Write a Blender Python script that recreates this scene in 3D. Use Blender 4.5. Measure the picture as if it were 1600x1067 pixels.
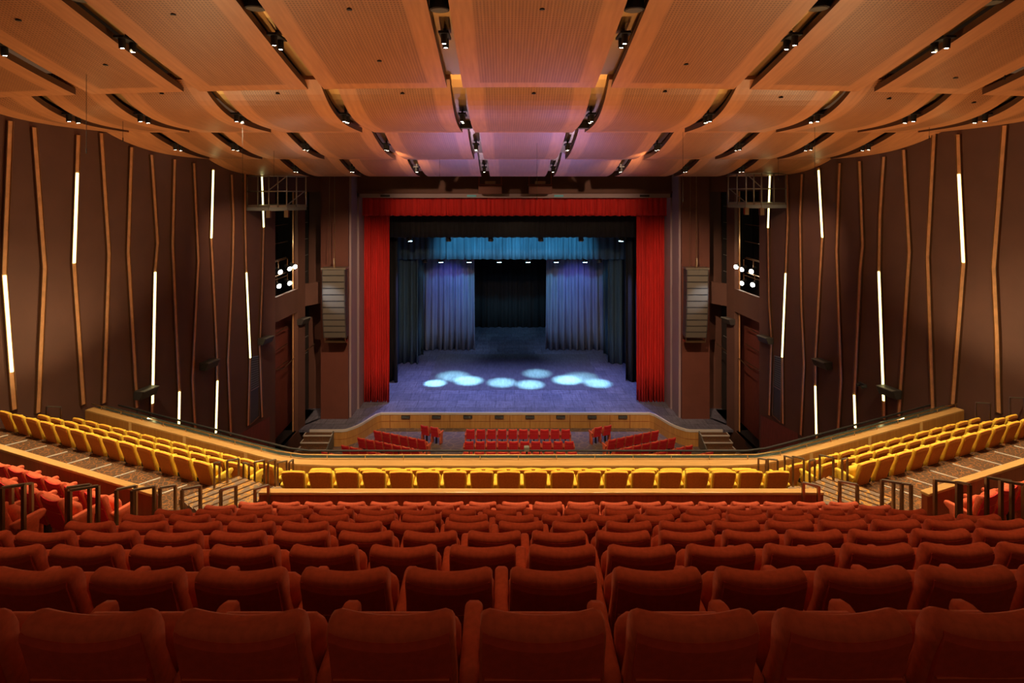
import bpy, math, random
from mathutils import Vector, Matrix
for o in list(bpy.data.objects): bpy.data.objects.remove(o)
SC = bpy.context.scene
C = SC.collection
PI = math.pi
random.seed(7)
# ------------------------------------------------------------------ camera, world, exposure
CZ, CX0, F, VX, VY = 14.05, -0.65, 900.0, 788.0, 297.0
cd = bpy.data.cameras.new('camera'); cam = bpy.data.objects.new('camera', cd); C.objects.link(cam)
cam.location = (CX0, 0, CZ); cam.rotation_euler = (PI/2, 0, 0)
cd.sensor_width = 36; cd.lens = 36*F/1600
cd.shift_x = (800-VX)/1600; cd.shift_y = -(533.5-VY)/1600
cd.clip_start = 0.1; cd.clip_end = 300
SC.camera = cam
w = bpy.data.worlds.new('hall_ambience'); SC.world = w; w.use_nodes = True
w.node_tree.nodes['Background'].inputs[0].default_value = (1.0, 0.5, 0.25, 1)
w.node_tree.nodes['Background'].inputs[1].default_value = 0.10
SC.view_settings.view_transform = 'Standard'; SC.view_settings.look = 'None'
SC.view_settings.gamma = 1; SC.view_settings.use_curve_mapping = False
SC.view_settings.exposure = 0.0
SC.cycles.max_bounces = 6; SC.cycles.diffuse_bounces = 3; SC.cycles.glossy_bounces = 3
SC.cycles.sample_clamp_indirect = 3.0
SC.cycles.use_denoising = True

def P(px, py, Y):                      # where the sight line through a photo point meets the depth Y
    return Vector((CX0+(px-VX)/F*Y, Y, CZ-(py-VY)/F*Y))
def PD(px, py, drop):                  # ... or a level drop below the eye
    return P(px, py, drop*F/(py-VY))

def lamp(name, kind, loc, to, power, color, angle=60, blend=0.6, radius=0.05):
    d = bpy.data.lights.new(name, kind); d.energy = power; d.color = color
    if kind == 'SPOT': d.spot_size = math.radians(angle); d.spot_blend = blend
    d.shadow_soft_size = radius
    o = bpy.data.objects.new(name, d); C.objects.link(o); o.location = loc
    if to is not None:
        o.rotation_euler = (Vector(to)-Vector(loc)).to_track_quat('-Z', 'Y').to_euler()
    return o
WARM = (1.0, 0.74, 0.40)
ORANGE = (1.0, 0.47, 0.20)
# house downlights sit in the ceiling troughs, over the gallery
HOUSE = []
for x in (-8.9, -5.6, -1.95, 1.95, 5.6, 8.9):
    HOUSE.append(lamp('house_downlight', 'SPOT', (x, 12.6, CZ+3.2), (x*1.12, 13.6, 6), 2500, WARM, 78, 0.8))
for x in (-11.6, 11.6):
    HOUSE.append(lamp('house_downlight', 'SPOT', (x, 13.4, CZ+2.95), (x*1.0, 15.5, 6), 2300, WARM, 78, 0.8))
for x in (-8.3, -5.3, 5.3, 8.3):
    HOUSE.append(lamp('house_downlight', 'SPOT', (x, 16.8, CZ+2.0), (x*.8, 29, 0), 1800, WARM, 50, 0.8))
for x in (-1.8, 1.8):
    HOUSE.append(lamp('house_downlight', 'SPOT', (x, 21.5, CZ+1.5), (x, 29.5, 0), 2200, WARM, 55, 0.8))
# added fill spots over the rear gallery, and below to brighten the timber ceiling
for x in (-5, 0, 5):
    lamp('rear_fill_spot', 'SPOT', (x, 5.0, CZ+4.0), (x*1.1, 9.0, 8), 340, ORANGE, 110, 0.9, 0.15)
for x, y in ((-11.5, 17.5), (-7.5, 16.4), (-2.6, 15.8), (2.6, 15.8), (7.5, 16.4), (11.5, 17.5)):
    lamp('ceiling_fill_spot', 'SPOT', (x, y, CZ-6.9), (x*.9, y-1.5, CZ+2.5), 1150 if abs(x) > 10 else 720, (1.0, 0.68, 0.34) if abs(x) > 10 else (1.0, 0.52, 0.22), 150, 0.8, 0.08)
for x in (-5.0, 5.0):      # fill spots added to brighten the proscenium and its curtains
    HOUSE.append(lamp('front_fill_spot', 'SPOT', (x, 20.9, CZ+1.35), (x*1.97, 35, 5.5), 5600, (1.0, .66, .40), 47, .8))
    HOUSE.append(lamp('front_fill_spot', 'SPOT', (x, 20.9, CZ+1.35), (x*.75, 35.4, 13.0), 2600, (1.0, .62, .38), 36, .8))
    HOUSE.append(lamp('front_fill_spot', 'SPOT', (x*2.1, 20.9, CZ+1.3), (x*2.5, 31.5, 5), 1600, (1.0, .62, .38), 60, 1.0))
# violet spots added at the stage lip to imitate stage spill on the ceiling
for x in (-3.5, 3.5):
    lamp('stage_spill_spot', 'SPOT', (x, 34.3, 1.2), (x*.4, 25.5, CZ+1), 2600, (0.42, 0.36, 1.0), 44, 0.9, 0.08)

# ------------------------------------------------------------------ materials
MATS = {}
def mat(name, col, rough=0.6, metal=0.0, sheen=0.0, emit=None, estr=0.0, noise=0.0, nscale=8.0, spec=0.5, bump=0.0, col2=None, nmap=None, coat=0):
    m = bpy.data.materials.new(name); m.use_nodes = True
    nt = m.node_tree; b = nt.nodes['Principled BSDF']
    b.inputs['Base Color'].default_value = (*col, 1); b.inputs['Roughness'].default_value = rough
    b.inputs['Metallic'].default_value = metal; b.inputs['Specular IOR Level'].default_value = spec
    if coat: b.inputs['Coat Weight'].default_value = coat; b.inputs['Coat Roughness'].default_value = .15
    if sheen:
        b.inputs['Sheen Weight'].default_value = sheen; b.inputs['Sheen Roughness'].default_value = 0.45
        b.inputs['Sheen Tint'].default_value = (min(1, col[0]*1.6+.1), min(1, col[1]*2+.05), min(1, col[2]*2+.03), 1)
    if emit: b.inputs['Emission Color'].default_value = (*emit, 1); b.inputs['Emission Strength'].default_value = estr
    if noise or col2:
        tc = nt.nodes.new('ShaderNodeTexCoord'); mp = nt.nodes.new('ShaderNodeMapping'); n = nt.nodes.new('ShaderNodeTexNoise')
        if nmap: mp.inputs['Scale'].default_value = nmap
        n.inputs['Scale'].default_value = nscale; n.inputs['Detail'].default_value = 5
        nt.links.new(tc.outputs['Object'], mp.inputs[0]); nt.links.new(mp.outputs[0], n.inputs['Vector'])
        mx = nt.nodes.new('ShaderNodeMix'); mx.data_type = 'RGBA'
        c2 = col2 if col2 else tuple(c*(1-noise) for c in col)
        mr = nt.nodes.new('ShaderNodeMapRange'); mr.inputs[1].default_value = .35; mr.inputs[2].default_value = .65
        nt.links.new(n.outputs[0], mr.inputs[0]); nt.links.new(mr.outputs[0], mx.inputs[0])
        mx.inputs[6].default_value = (*col, 1); mx.inputs[7].default_value = (*c2, 1)
        nt.links.new(mx.outputs[2], b.inputs['Base Color'])
        if bump:
            bp = nt.nodes.new('ShaderNodeBump'); bp.inputs['Strength'].default_value = bump; bp.inputs['Distance'].default_value = .01
            nt.links.new(n.outputs[0], bp.inputs['Height']); nt.links.new(bp.outputs[0], b.inputs['Normal'])
    MATS[name] = m
    return m
M_SEAT = mat('orange_red_velour', (0.62, 0.105, 0.042), 0.85, sheen=.35, noise=.18, nscale=30, bump=.15)
M_SEATP = mat('shaded_velour_back', (0.52, 0.052, 0.022), 0.8, sheen=.12, noise=.15, nscale=30)  # same velour on the backs, its shade put into a darker colour
M_YEL = mat('yellow_velour', (0.92, 0.60, 0.055), 0.85, sheen=.25, noise=.15, nscale=30, bump=.15)
M_YELP = mat('orange_lit_yellow_back', (0.68, 0.235, 0.03), 0.8, sheen=.1, noise=.15, nscale=30)  # yellow velour backs, the orange light on them put into the colour
M_STALL = mat('warm_lit_red_velour', (0.85, 0.16, 0.07), 0.85, sheen=.25, noise=.15, nscale=30)  # red velour with its warm light put into the colour
M_STALLP = mat('shaded_red_velour_back', (0.78, 0.020, 0.040), 0.8, sheen=.05, noise=.12, nscale=30)  # backs of that red velour, deeper because shade is put into the colour
M_BLK = mat('black_paint', (0.015, 0.015, 0.017), 0.55)
M_IRON = mat('dark_bronze_steel', (0.30, 0.19, 0.11), 0.30, metal=.9)
M_STEEL = mat('galvanised_steel', (0.34, 0.31, 0.26), 0.38, metal=.8)
M_BRASS = mat('brushed_brass', (0.55, 0.36, 0.15), 0.42, metal=1.0)
M_BRONZE = mat('bronze_strip', (0.85, 0.47, 0.22), 0.33, metal=.35, noise=.2, nscale=4)
M_LED = mat('led_tube', (1, 1, .8), 0.4, emit=(1.0, 0.95, 0.40), estr=3.2)
M_LENS = mat('lamp_lens', (1, 1, 1), 0.3, emit=(1.0, 0.95, 0.78), estr=30.0)
M_LENSC = mat('blue_lens', (.6, .8, 1), 0.3, emit=(0.45, 0.8, 1.0), estr=10.0)
M_WALL = mat('aubergine_wall_plaster', (0.122, 0.056, 0.040), 0.75, noise=.14, nscale=1.2)
M_WALLR = mat('maroon_pillar_plaster', (0.125, 0.036, 0.022), 0.7, noise=.12, nscale=1.5)
M_FRAME = mat('brown_proscenium_plaster', (0.13, 0.055, 0.038), 0.7, noise=.1, nscale=1.5)
M_LILAC = mat('pale_reveal_paint', (0.30, 0.22, 0.24), 0.6)
M_VOID = mat('slot_interior', (0.016, 0.010, 0.010), 0.8)
M_MAROON = mat('maroon_wing_panel', (0.20, 0.045, 0.030), 0.65, noise=.25, nscale=2, nmap=(8, 8, 1))
M_REDC = mat('red_velvet_drape', (0.62, 0.016, 0.012), 0.8, sheen=.3, noise=.25, nscale=3, nmap=(3, 3, .2))
M_BLKC = mat('black_stage_drape', (0.012, 0.013, 0.015), 0.9, sheen=.08, noise=.4, nscale=3, nmap=(3, 3, .2))
M_BLUC = mat('grey_blue_stage_drape', (0.055, 0.115, 0.165), 0.85, sheen=.1, noise=.3, nscale=3, nmap=(3, 3, .2))
M_BLUC2 = mat('slate_blue_drape', (0.20, 0.24, 0.33), 0.85, sheen=.1, noise=.25, nscale=2, nmap=(3, 3, .2))
M_SPK = mat('charcoal_speaker', (0.055, 0.05, 0.048), 0.5, noise=.2, nscale=20)
M_GRILL = mat('speaker_grille', (0.13, 0.115, 0.095), 0.55, noise=.25, nscale=60, nmap=(1, 1, 3))
M_GLASS = mat('dark_track_ledge', (0.045, 0.06, 0.05), 0.12, spec=.8)
M_GREY = mat('grey_metal_paint', (0.16, 0.17, 0.16), 0.5)
M_WHITE = mat('white_nosing', (0.62, 0.60, 0.56), 0.5)
M_LBLUE = mat('blue_tape', (0.1, 0.45, 0.6), 0.5)

def wood(name, c1, c2, rough=.35, axis='Z', scale=2.2):
    m = bpy.data.materials.new(name); m.use_nodes = True; nt = m.node_tree; b = nt.nodes['Principled BSDF']
    tc = nt.nodes.new('ShaderNodeTexCoord'); mp = nt.nodes.new('ShaderNodeMapping'); n = nt.nodes.new('ShaderNodeTexNoise')
    mp.inputs['Scale'].default_value = {'Z': (6, 6, .5), 'X': (.5, 6, 6), 'Y': (6, .5, 6)}[axis]
    n.inputs['Scale'].default_value = scale; n.inputs['Detail'].default_value = 8; n.inputs['Roughness'].default_value = .65
    nt.links.new(tc.outputs['Object'], mp.inputs[0]); nt.links.new(mp.outputs[0], n.inputs['Vector'])
    r = nt.nodes.new('ShaderNodeValToRGB'); r.color_ramp.elements[0].position = .3; r.color_ramp.elements[1].position = .72
    r.color_ramp.elements[0].color = (*c1, 1); r.color_ramp.elements[1].color = (*c2, 1)
    nt.links.new(n.outputs[0], r.inputs[0]); nt.links.new(r.outputs[0], b.inputs['Base Color'])
    b.inputs['Roughness'].default_value = rough
    return m
M_WOODY = wood('honey_oak_veneer', (0.36, 0.145, 0.030), (0.52, 0.24, 0.055), .33)
M_WOODR = wood('red_cherry_veneer', (0.24, 0.048, 0.016), (0.38, 0.085, 0.028), .35)
M_WOODT = wood('pale_maple_capping', (0.52, 0.30, 0.10), (0.66, 0.40, 0.15), .3, 'X')
M_WOODS = wood('stage_front_maple', (0.45, 0.22, 0.06), (0.60, 0.32, 0.10), .4)

def m_ceiling():
    m = bpy.data.materials.new('perforated_cherry_panel'); m.use_nodes = True; nt = m.node_tree; b = nt.nodes['Principled BSDF']
    L = nt.links.new
    def math_(op, a, bb=None):
        n = nt.nodes.new('ShaderNodeMath'); n.operation = op
        if isinstance(a, (int, float)): n.inputs[0].default_value = a
        else: L(a, n.inputs[0])
        if bb is not None:
            if isinstance(bb, (int, float)): n.inputs[1].default_value = bb
            else: L(bb, n.inputs[1])
        return n.outputs[0]
    u1 = nt.nodes.new('ShaderNodeUVMap'); u1.uv_map = 'metres'
    u2 = nt.nodes.new('ShaderNodeUVMap'); u2.uv_map = 'edges'      # distance to the side edges and the front edge
    s1 = nt.nodes.new('ShaderNodeSeparateXYZ'); s2 = nt.nodes.new('ShaderNodeSeparateXYZ')
    L(u1.outputs[0], s1.inputs[0]); L(u2.outputs[0], s2.inputs[0])
    n = nt.nodes.new('ShaderNodeTexNoise'); mp = nt.nodes.new('ShaderNodeMapping'); mp.inputs['Scale'].default_value = (7, .6, 1)
    L(u1.outputs[0], mp.inputs[0]); L(mp.outputs[0], n.inputs['Vector']); n.inputs['Scale'].default_value = 1.6; n.inputs['Detail'].default_value = 8
    r = nt.nodes.new('ShaderNodeValToRGB'); r.color_ramp.elements[0].position = .3; r.color_ramp.elements[1].position = .7
    r.color_ramp.elements[0].color = (0.46, 0.185, 0.072, 1); r.color_ramp.elements[1].color = (0.58, 0.25, 0.10, 1)
    L(n.outputs[0], r.inputs[0])
    fx = math_('PINGPONG', s1.outputs[0], .035); fy = math_('PINGPONG', s1.outputs[1], .035)
    dx = math_('POWER', fx, 2.0); dy = math_('POWER', fy, 2.0)
    dd = math_('SQRT', math_('ADD', dx, dy)); hole = math_('LESS_THAN', dd, .021)
    inx = math_('MINIMUM', math_('MULTIPLY', math_('SUBTRACT', s2.outputs[0], .42), 12), math_('MULTIPLY', math_('SUBTRACT', s2.outputs[1], .32), 12))
    cl = nt.nodes.new('ShaderNodeClamp'); L(inx, cl.inputs[0])
    amt = math_('MULTIPLY', cl.outputs[0], math_('ADD', math_('MULTIPLY', hole, .45), .30))
    mx = nt.nodes.new('ShaderNodeMix'); mx.data_type = 'RGBA'; L(amt, mx.inputs[0]); L(r.outputs[0], mx.inputs[6]); mx.inputs[7].default_value = (0.10, 0.035, 0.015, 1)
    L(mx.outputs[2], b.inputs['Base Color']); b.inputs['Roughness'].default_value = .42
    return m
M_CEIL = m_ceiling()

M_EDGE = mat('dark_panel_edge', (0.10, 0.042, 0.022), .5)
def m_carpet(name, base, line, scale, glow=1.0):
    m = bpy.data.materials.new(name); m.use_nodes = True; nt = m.node_tree; b = nt.nodes['Principled BSDF']
    tc = nt.nodes.new('ShaderNodeTexCoord'); v = nt.nodes.new('ShaderNodeTexVoronoi'); v.feature = 'DISTANCE_TO_EDGE'; v.inputs['Scale'].default_value = scale
    ns = nt.nodes.new('ShaderNodeTexNoise'); ns.inputs['Scale'].default_value = scale*1.2
    ad = nt.nodes.new('ShaderNodeMix'); ad.data_type = 'VECTOR'; ad.inputs[0].default_value = .25
    nt.links.new(tc.outputs['Object'], ad.inputs[4]); nt.links.new(ns.outputs[1], ad.inputs[5])
    nt.links.new(ad.outputs[1], v.inputs['Vector'])
    r = nt.nodes.new('ShaderNodeValToRGB'); r.color_ramp.elements[0].position = .03; r.color_ramp.elements[1].position = .09
    r.color_ramp.elements[0].color = (*line, 1); r.color_ramp.elements[1].color = (*base, 1)
    nt.links.new(v.outputs['Distance'], r.inputs[0])
    n2 = nt.nodes.new('ShaderNodeTexNoise'); n2.inputs['Scale'].default_value = 1.7
    nt.links.new(tc.outputs['Object'], n2.inputs['Vector'])
    mx = nt.nodes.new('ShaderNodeMix'); mx.data_type = 'RGBA'; mx.blend_type = 'MULTIPLY'; mx.inputs[0].default_value = .4
    nt.links.new(r.outputs[0], mx.inputs[6]); nt.links.new(n2.outputs[0], mx.inputs[7]); nt.links.new(mx.outputs[2], b.inputs['Base Color'])
    b.inputs['Roughness'].default_value = .95
    return m
M_CARPET = m_carpet('patterned_brown_carpet', (0.10, 0.055, 0.030), (0.34, 0.13, 0.03), 13)
M_CARPET2 = m_carpet('patterned_taupe_carpet', (0.24, 0.17, 0.125), (0.60, 0.30, 0.06), 6)
M_CARPET3 = m_carpet('stalls_carpet', (0.19, 0.13, 0.11), (0.30, 0.19, 0.12), 3.0)

def m_stage():
    m = bpy.data.materials.new('painted_stage_boards'); m.use_nodes = True; nt = m.node_tree; b = nt.nodes['Principled BSDF']; L = nt.links.new
    tc = nt.nodes.new('ShaderNodeTexCoord')
    br = nt.nodes.new('ShaderNodeTexBrick'); br.inputs['Scale'].default_value = 1.0
    br.inputs['Brick Width'].default_value = 1.2; br.inputs['Row Height'].default_value = 1.2; br.inputs['Mortar Size'].default_value = .02
    br.inputs['Color1'].default_value = (0.085, 0.088, 0.125, 1); br.inputs['Color2'].default_value = (0.125, 0.125, 0.165, 1); br.inputs['Mortar'].default_value = (0.05, 0.05, 0.075, 1)
    L(tc.outputs['Object'], br.inputs['Vector'])
    mp = nt.nodes.new('ShaderNodeMapping'); mp.inputs['Scale'].default_value = (9, .9, 1); L(tc.outputs['Object'], mp.inputs[0])
    n = nt.nodes.new('ShaderNodeTexNoise'); n.inputs['Scale'].default_value = 1.5; n.inputs['Detail'].default_value = 9; n.inputs['Roughness'].default_value = .75; L(mp.outputs[0], n.inputs['Vector'])
    mp2 = nt.nodes.new('ShaderNodeMapping'); mp2.inputs['Scale'].default_value = (.9, 8, 1); L(tc.outputs['Object'], mp2.inputs[0])
    n2 = nt.nodes.new('ShaderNodeTexNoise'); n2.inputs['Scale'].default_value = 1.5; n2.inputs['Detail'].default_value = 9; n2.inputs['Roughness'].default_value = .75; L(mp2.outputs[0], n2.inputs['Vector'])
    r = nt.nodes.new('ShaderNodeValToRGB'); r.color_ramp.elements[0].position = .35; r.color_ramp.elements[1].position = .68
    r.color_ramp.elements[0].color = (.3, .3, .34, 1); r.color_ramp.elements[1].color = (2.3, 2.3, 2.3, 1)
    ad = nt.nodes.new('ShaderNodeMath'); ad.operation = 'ADD'; L(n.outputs[0], ad.inputs[0]); L(n2.outputs[0], ad.inputs[1])
    hf = nt.nodes.new('ShaderNodeMath'); hf.operation = 'MULTIPLY'; hf.inputs[1].default_value = .5; L(ad.outputs[0], hf.inputs[0]); L(hf.outputs[0], r.inputs[0])
    mx = nt.nodes.new('ShaderNodeMix'); mx.data_type = 'RGBA'; mx.blend_type = 'MULTIPLY'; mx.inputs[0].default_value = 1
    L(br.outputs[0], mx.inputs[6]); L(r.outputs[0], mx.inputs[7]); L(mx.outputs[2], b.inputs['Base Color']); b.inputs['Roughness'].default_value = .5
    return m
M_STAGE = m_stage()
M_MAT = mat('grey_dance_vinyl', (0.13, 0.13, 0.155), .45, noise=.35, nscale=2.5, nmap=(4, .6, 1))

# ------------------------------------------------------------------ mesh helpers
class MB:
    def __init__(s): s.v = []; s.f = []; s.sm = False
    def add(s, vs, fs):
        k = len(s.v); s.v += [tuple(v) for v in vs]; s.f += [tuple(i+k for i in f) for f in fs]; return s
    def box(s, x0, x1, y0, y1, z0, z1):
        return s.add([(x0,y0,z0),(x1,y0,z0),(x1,y1,z0),(x0,y1,z0),(x0,y0,z1),(x1,y0,z1),(x1,y1,z1),(x0,y1,z1)],
                     [(0,3,2,1),(4,5,6,7),(0,1,5,4),(1,2,6,5),(2,3,7,6),(3,0,4,7)])
    def prism(s, poly, z0, z1):        # poly: list of (x, y); z may be lists
        n = len(poly)
        a = z0 if isinstance(z0, (list, tuple)) else [z0]*n; b = z1 if isinstance(z1, (list, tuple)) else [z1]*n
        ar = sum(poly[i][0]*poly[(i+1)%n][1]-poly[(i+1)%n][0]*poly[i][1] for i in range(n))
        if ar < 0: poly = poly[::-1]; a = a[::-1]; b = b[::-1]
        vs = [(p[0],p[1],a[i]) for i, p in enumerate(poly)]+[(p[0],p[1],b[i]) for i, p in enumerate(poly)]
        return s.add(vs, [tuple(range(n-1,-1,-1)), tuple(range(n,2*n))]+[(i,(i+1)%n,n+(i+1)%n,n+i) for i in range(n)])
    def bar(s, p, q, w, h=None, up=(0,0,1)):   # square bar from p to q
        p = Vector(p); q = Vector(q); h = h or w
        d = (q-p).normalized(); u = Vector(up)
        if abs(d.dot(u)) > .95: u = Vector((0,1,0))
        a = d.cross(u).normalized()*w/2; b = a.cross(d).normalized()*h/2
        vs = [p-a-b,p+a-b,p+a+b,p-a+b,q-a-b,q+a-b,q+a+b,q-a+b]
        return s.add(vs, [(0,1,2,3),(7,6,5,4),(0,4,5,1),(1,5,6,2),(2,6,7,3),(3,7,4,0)])
    def tube(s, pts, r, n=8, r2=None):
        pts = [Vector(p) for p in pts]; k = len(s.v); m = len(pts)
        for i, p in enumerate(pts):
            d = (pts[min(i+1,m-1)]-pts[max(i-1,0)]).normalized()
            u = Vector((0,0,1)) if abs(d.z) < .9 else Vector((1,0,0))
            a = d.cross(u).normalized(); b = a.cross(d).normalized()
            rr = r if r2 is None else r+(r2-r)*i/(m-1)
            for j in range(n):
                t = 2*PI*j/n; s.v.append(tuple(p+a*math.cos(t)*rr+b*math.sin(t)*rr))
        for i in range(m-1):
            for j in range(n):
                s.f.append((k+i*n+j, k+i*n+(j+1)%n, k+(i+1)*n+(j+1)%n, k+(i+1)*n+j))
        s.f.append(tuple(k+j for j in range(n-1,-1,-1))); s.f.append(tuple(k+(m-1)*n+j for j in range(n)))
        return s
    def pad(s, prof, hw, xo=0, rnd=.03, dip=0, dipz=.7, nx=8, taper=None):
        """upholstered pad: closed (y,z) outline carried across x, shrunk towards its middle at both ends"""
        cy = sum(p[0] for p in prof)/len(prof); cz = sum(p[1] for p in prof)/len(prof); n = len(prof)
        us = [(-hw, rnd), (-hw+rnd*.3, rnd*.45), (-hw+rnd, 0)] + [(-hw+rnd+(2*hw-2*rnd)*i/nx, 0) for i in range(1, nx)] + [(hw-rnd, 0), (hw-rnd*.3, rnd*.45), (hw, rnd)]
        k = len(s.v)
        for x, sh in us:
            q = x/hw
            for y, z in prof:
                dy, dz = cy-y, cz-z; L = math.hypot(dy, dz) or 1
                f = min(1, sh/L)
                zz = z+dz*f
                if dip and z > dipz: zz += dip*(q*q-.45)*min(1, (z-dipz)/.15)
                xx = x if taper is None else x*taper(z)
                s.v.append((xo+xx, y+dy*f, zz))
        m = len(us)
        for i in range(m-1):
            for j in range(n):
                s.f.append((k+i*n+j, k+(i+1)*n+j, k+(i+1)*n+(j+1)%n, k+i*n+(j+1)%n))
        s.f.append(tuple(k+j for j in range(n))); s.f.append(tuple(k+(m-1)*n+j for j in range(n-1,-1,-1)))
        return s
    def drape(s, p, q, z0, z1, amp, folds, seed=0, nx=None, flare=.0):
        """cloth hanging in folds between plan points p and q"""
        rd = random.Random(seed); p = Vector(p); q = Vector(q); L = (q-p).length; d = (q-p)/L; nrm = Vector((-d.y, d.x))
        nx = nx or int(folds*7); ph = [0]; 
        for i in range(nx): ph.append(ph[-1]+(.45+1.1*rd.random())*2*PI*folds/nx)
        am = [amp*(.6+.6*rd.random()) for _ in range(nx+1)]
        nz = 6; k = len(s.v)
        for j in range(nz+1):
            t = j/nz; z = z1+(z0-z1)*t
            for i in range(nx+1):
                u = i/nx; o = am[i]*math.sin(ph[i])*(.55+.45*t)+amp*.4*math.sin(ph[i]*.31+1.3)
                xy = p+d*(u*L*(1)+flare*t*t*(u-.5)*L)+nrm*o
                s.v.append((xy.x, xy.y, z+(.02*math.sin(ph[i]*.7) if j == nz else 0)))
        for j in range(nz):
            for i in range(nx):
                a = k+j*(nx+1)+i; s.f.append((a, a+1, a+nx+2, a+nx+1))
        return s
    def build(s, name, m, parent=None, smooth=False, origin=None, bevel=0, solid=0):
        off = Vector((0,0,0))
        if parent is not None and origin is None: off = Vector(parent.location) if s_world else Vector((0,0,0))
        if origin is not None: off = Vector(origin)
        me = bpy.data.meshes.new(name); me.from_pydata([tuple(Vector(v)-off) for v in s.v], [], s.f)
        me.materials.append(m)
        if smooth:
            for p in me.polygons: p.use_smooth = True
        me.update()
        o = bpy.data.objects.new(name, me); C.objects.link(o)
        if parent is not None: o.parent = parent
        elif origin is not None: o.location = origin
        if bevel:
            b = o.modifiers.new('edge', 'BEVEL'); b.width = bevel; b.segments = 2; b.limit_method = 'ANGLE'
        if solid:
            b = o.modifiers.new('cloth', 'SOLIDIFY'); b.thickness = solid
        return o
s_world = True     # parts are given in world coordinates and stored relative to their thing
def tag(o, label, cat, group=None):
    o['label'] = label; o['category'] = cat
    if group: o['group'] = group
    return o
def thing(name, loc, label, cat, group=None):
    o = bpy.data.objects.new(name, None); C.objects.link(o); o.location = loc; o.empty_display_size = .1
    return tag(o, label, cat, group)
def struct(name, mb, m, **k):
    o = mb.build(name, m, **k); o['kind'] = 'structure'; return o
def sub(mb, name, m, part, root, **k):     # a sub-part: part sits at the thing's origin
    o = mb.build(name, m, parent=part, origin=root.location, **k); return o

# ------------------------------------------------------------------ the hall: walls
def XW(Y): return 12.1+.2*(28.8-Y)          # half width of the hall at depth Y
def wallpt(px, py, side, off=0.0):          # a photo point on the side wall
    g = (px-VX)/F
    Y = (17.86-CX0*side-off)/(g*side+.2) if side > 0 else (17.86+CX0-off)/(-g+.2)
    return P(px, py, Y)
def side_wall(side, name):
    b = MB(); s = side
    # long splayed wall, thick, with the slot openings left free beyond Y=28.8
    for y0, y1, z0, z1 in ((-2, 28.8, -0.2, 17.5),):
        b.prism([(s*XW(y0), y0), (s*XW(y1), y1), (s*(XW(y1)+.5), y1), (s*(XW(y0)+.5), y0)], z0, z1)
    a, c = (s*12.1, 28.8), (s*11.92, 31.45)
    def seg(p, q, z0, z1): b.prism([p, q, (q[0]+s*.2, q[1]), (p[0]+s*.2, p[1])], z0, z1)
    # band between the upper and lower opening of slot one, top and sill; the post between the slots; the same for slot two
    seg(a, c, 7.42, 8.66); seg(a, c, 14.0, 17.5); seg(a, c, -.2, .9)
    d = (s*11.80, 32.25); e = (s*11.15, 33.2)
    seg(c, d, -.2, 17.5)
    seg(d, e, 7.55, 8.8); seg(d, e, 13.95, 17.5); seg(d, e, -.2, .9)
    struct(name, b, M_WALL)
side_wall(-1, 'wall_left'); side_wall(1, 'wall_right')
# slot interiors: dark boxes behind the openings
for s, nm in ((-1, 'trim_1'), (1, 'trim_2')):
    b = MB()
    b.box(min(s*14.2, s*14.3), max(s*14.2, s*14.3), 28.2, 34.6, -.2, 17.5)
    b.box(min(s*12.4, s*14.3), max(s*12.4, s*14.3), 34.5, 34.6, -.2, 17.5)
    b.box(min(s*12.5, s*14.3), max(s*12.5, s*14.3), 28.2, 28.3, -.2, 17.5)
    struct(nm, b, M_VOID)
    b = MB(); b.box(min(s*12.0, s*14.2), max(s*12.0, s*14.2), 29.0, 34.5, .7, .9)
    struct(nm[:-1]+str(int(nm[-1])+10), b, M_BLK)
# proscenium: pillars, frame, head wall
PW = []
for s, nm in ((-1, 'wall_pillar_left'), (1, 'wall_pillar_right')):
    b = MB(); x0, x1 = (-11.2, -9.62) if s < 0 else (9.55, 11.15)
    b.box(x0, x1, 33.1, 34.7, -.2, 17.5); struct(nm, b, M_WALLR)
    b = MB(); xi = x1 if s < 0 else x0
    b.box(min(xi, xi-s*.12), max(xi, xi-s*.12), 33.3, 36.5, .9, 17.5); struct('trim_'+('3' if s < 0 else '4'), b, M_LILAC)
XL, XR, ZT = P(565, 0, 35.2).x, P(1043, 0, 35.2).x, P(0, 309, 35.0).z
b = MB()
b.box(-12.5, XL-.02, 34.7, 35.3, -.2, 17.5).box(XR+.02, 12.5, 34.7, 35.3, -.2, 17.5).box(XL-.02, XR+.02, 34.7, 35.3, ZT+.25, 17.5)
struct('wall_proscenium', b, M_FRAME)
b = MB()   # projecting moulding round the opening
b.box(XL-.62, XL-.5, 34.55, 34.7, .9, ZT+.4).box(XR+.5, XR+.62, 34.55, 34.7, .9, ZT+.4).box(XL-.62, XR+.62, 34.55, 34.7, ZT+.28, ZT+.4)
struct('trim_5', b, M_FRAME)
b = MB()   # pale reveal
b.box(XL-.12, XL, 34.6, 36.6, .9, ZT+.25).box(XR, XR+.12, 34.6, 36.6, .9, ZT+.25).box(XL-.12, XR+.12, 34.6, 36.6, ZT, ZT+.25)
struct('trim_6', b, M_LILAC)
# stage house
b = MB(); b.box(-16, 16, 56.5, 57, -.2, 20).box(-16.4, -16, 35.3, 57, -.2, 20).box(16, 16.4, 35.3, 57, -.2, 20)
struct('wall_back', b, M_VOID)
b = MB(); b.box(-16.4, 16.4, 35.3, 57, 20, 20.2); struct('ceiling_stage_house', b, M_VOID)
# rear of hall is open; roof slab above the timber panels
b = MB(); b.box(-18, 18, 5.5, 35.3, 19.6, 19.8); struct('ceiling', b, M_BLK)

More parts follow.
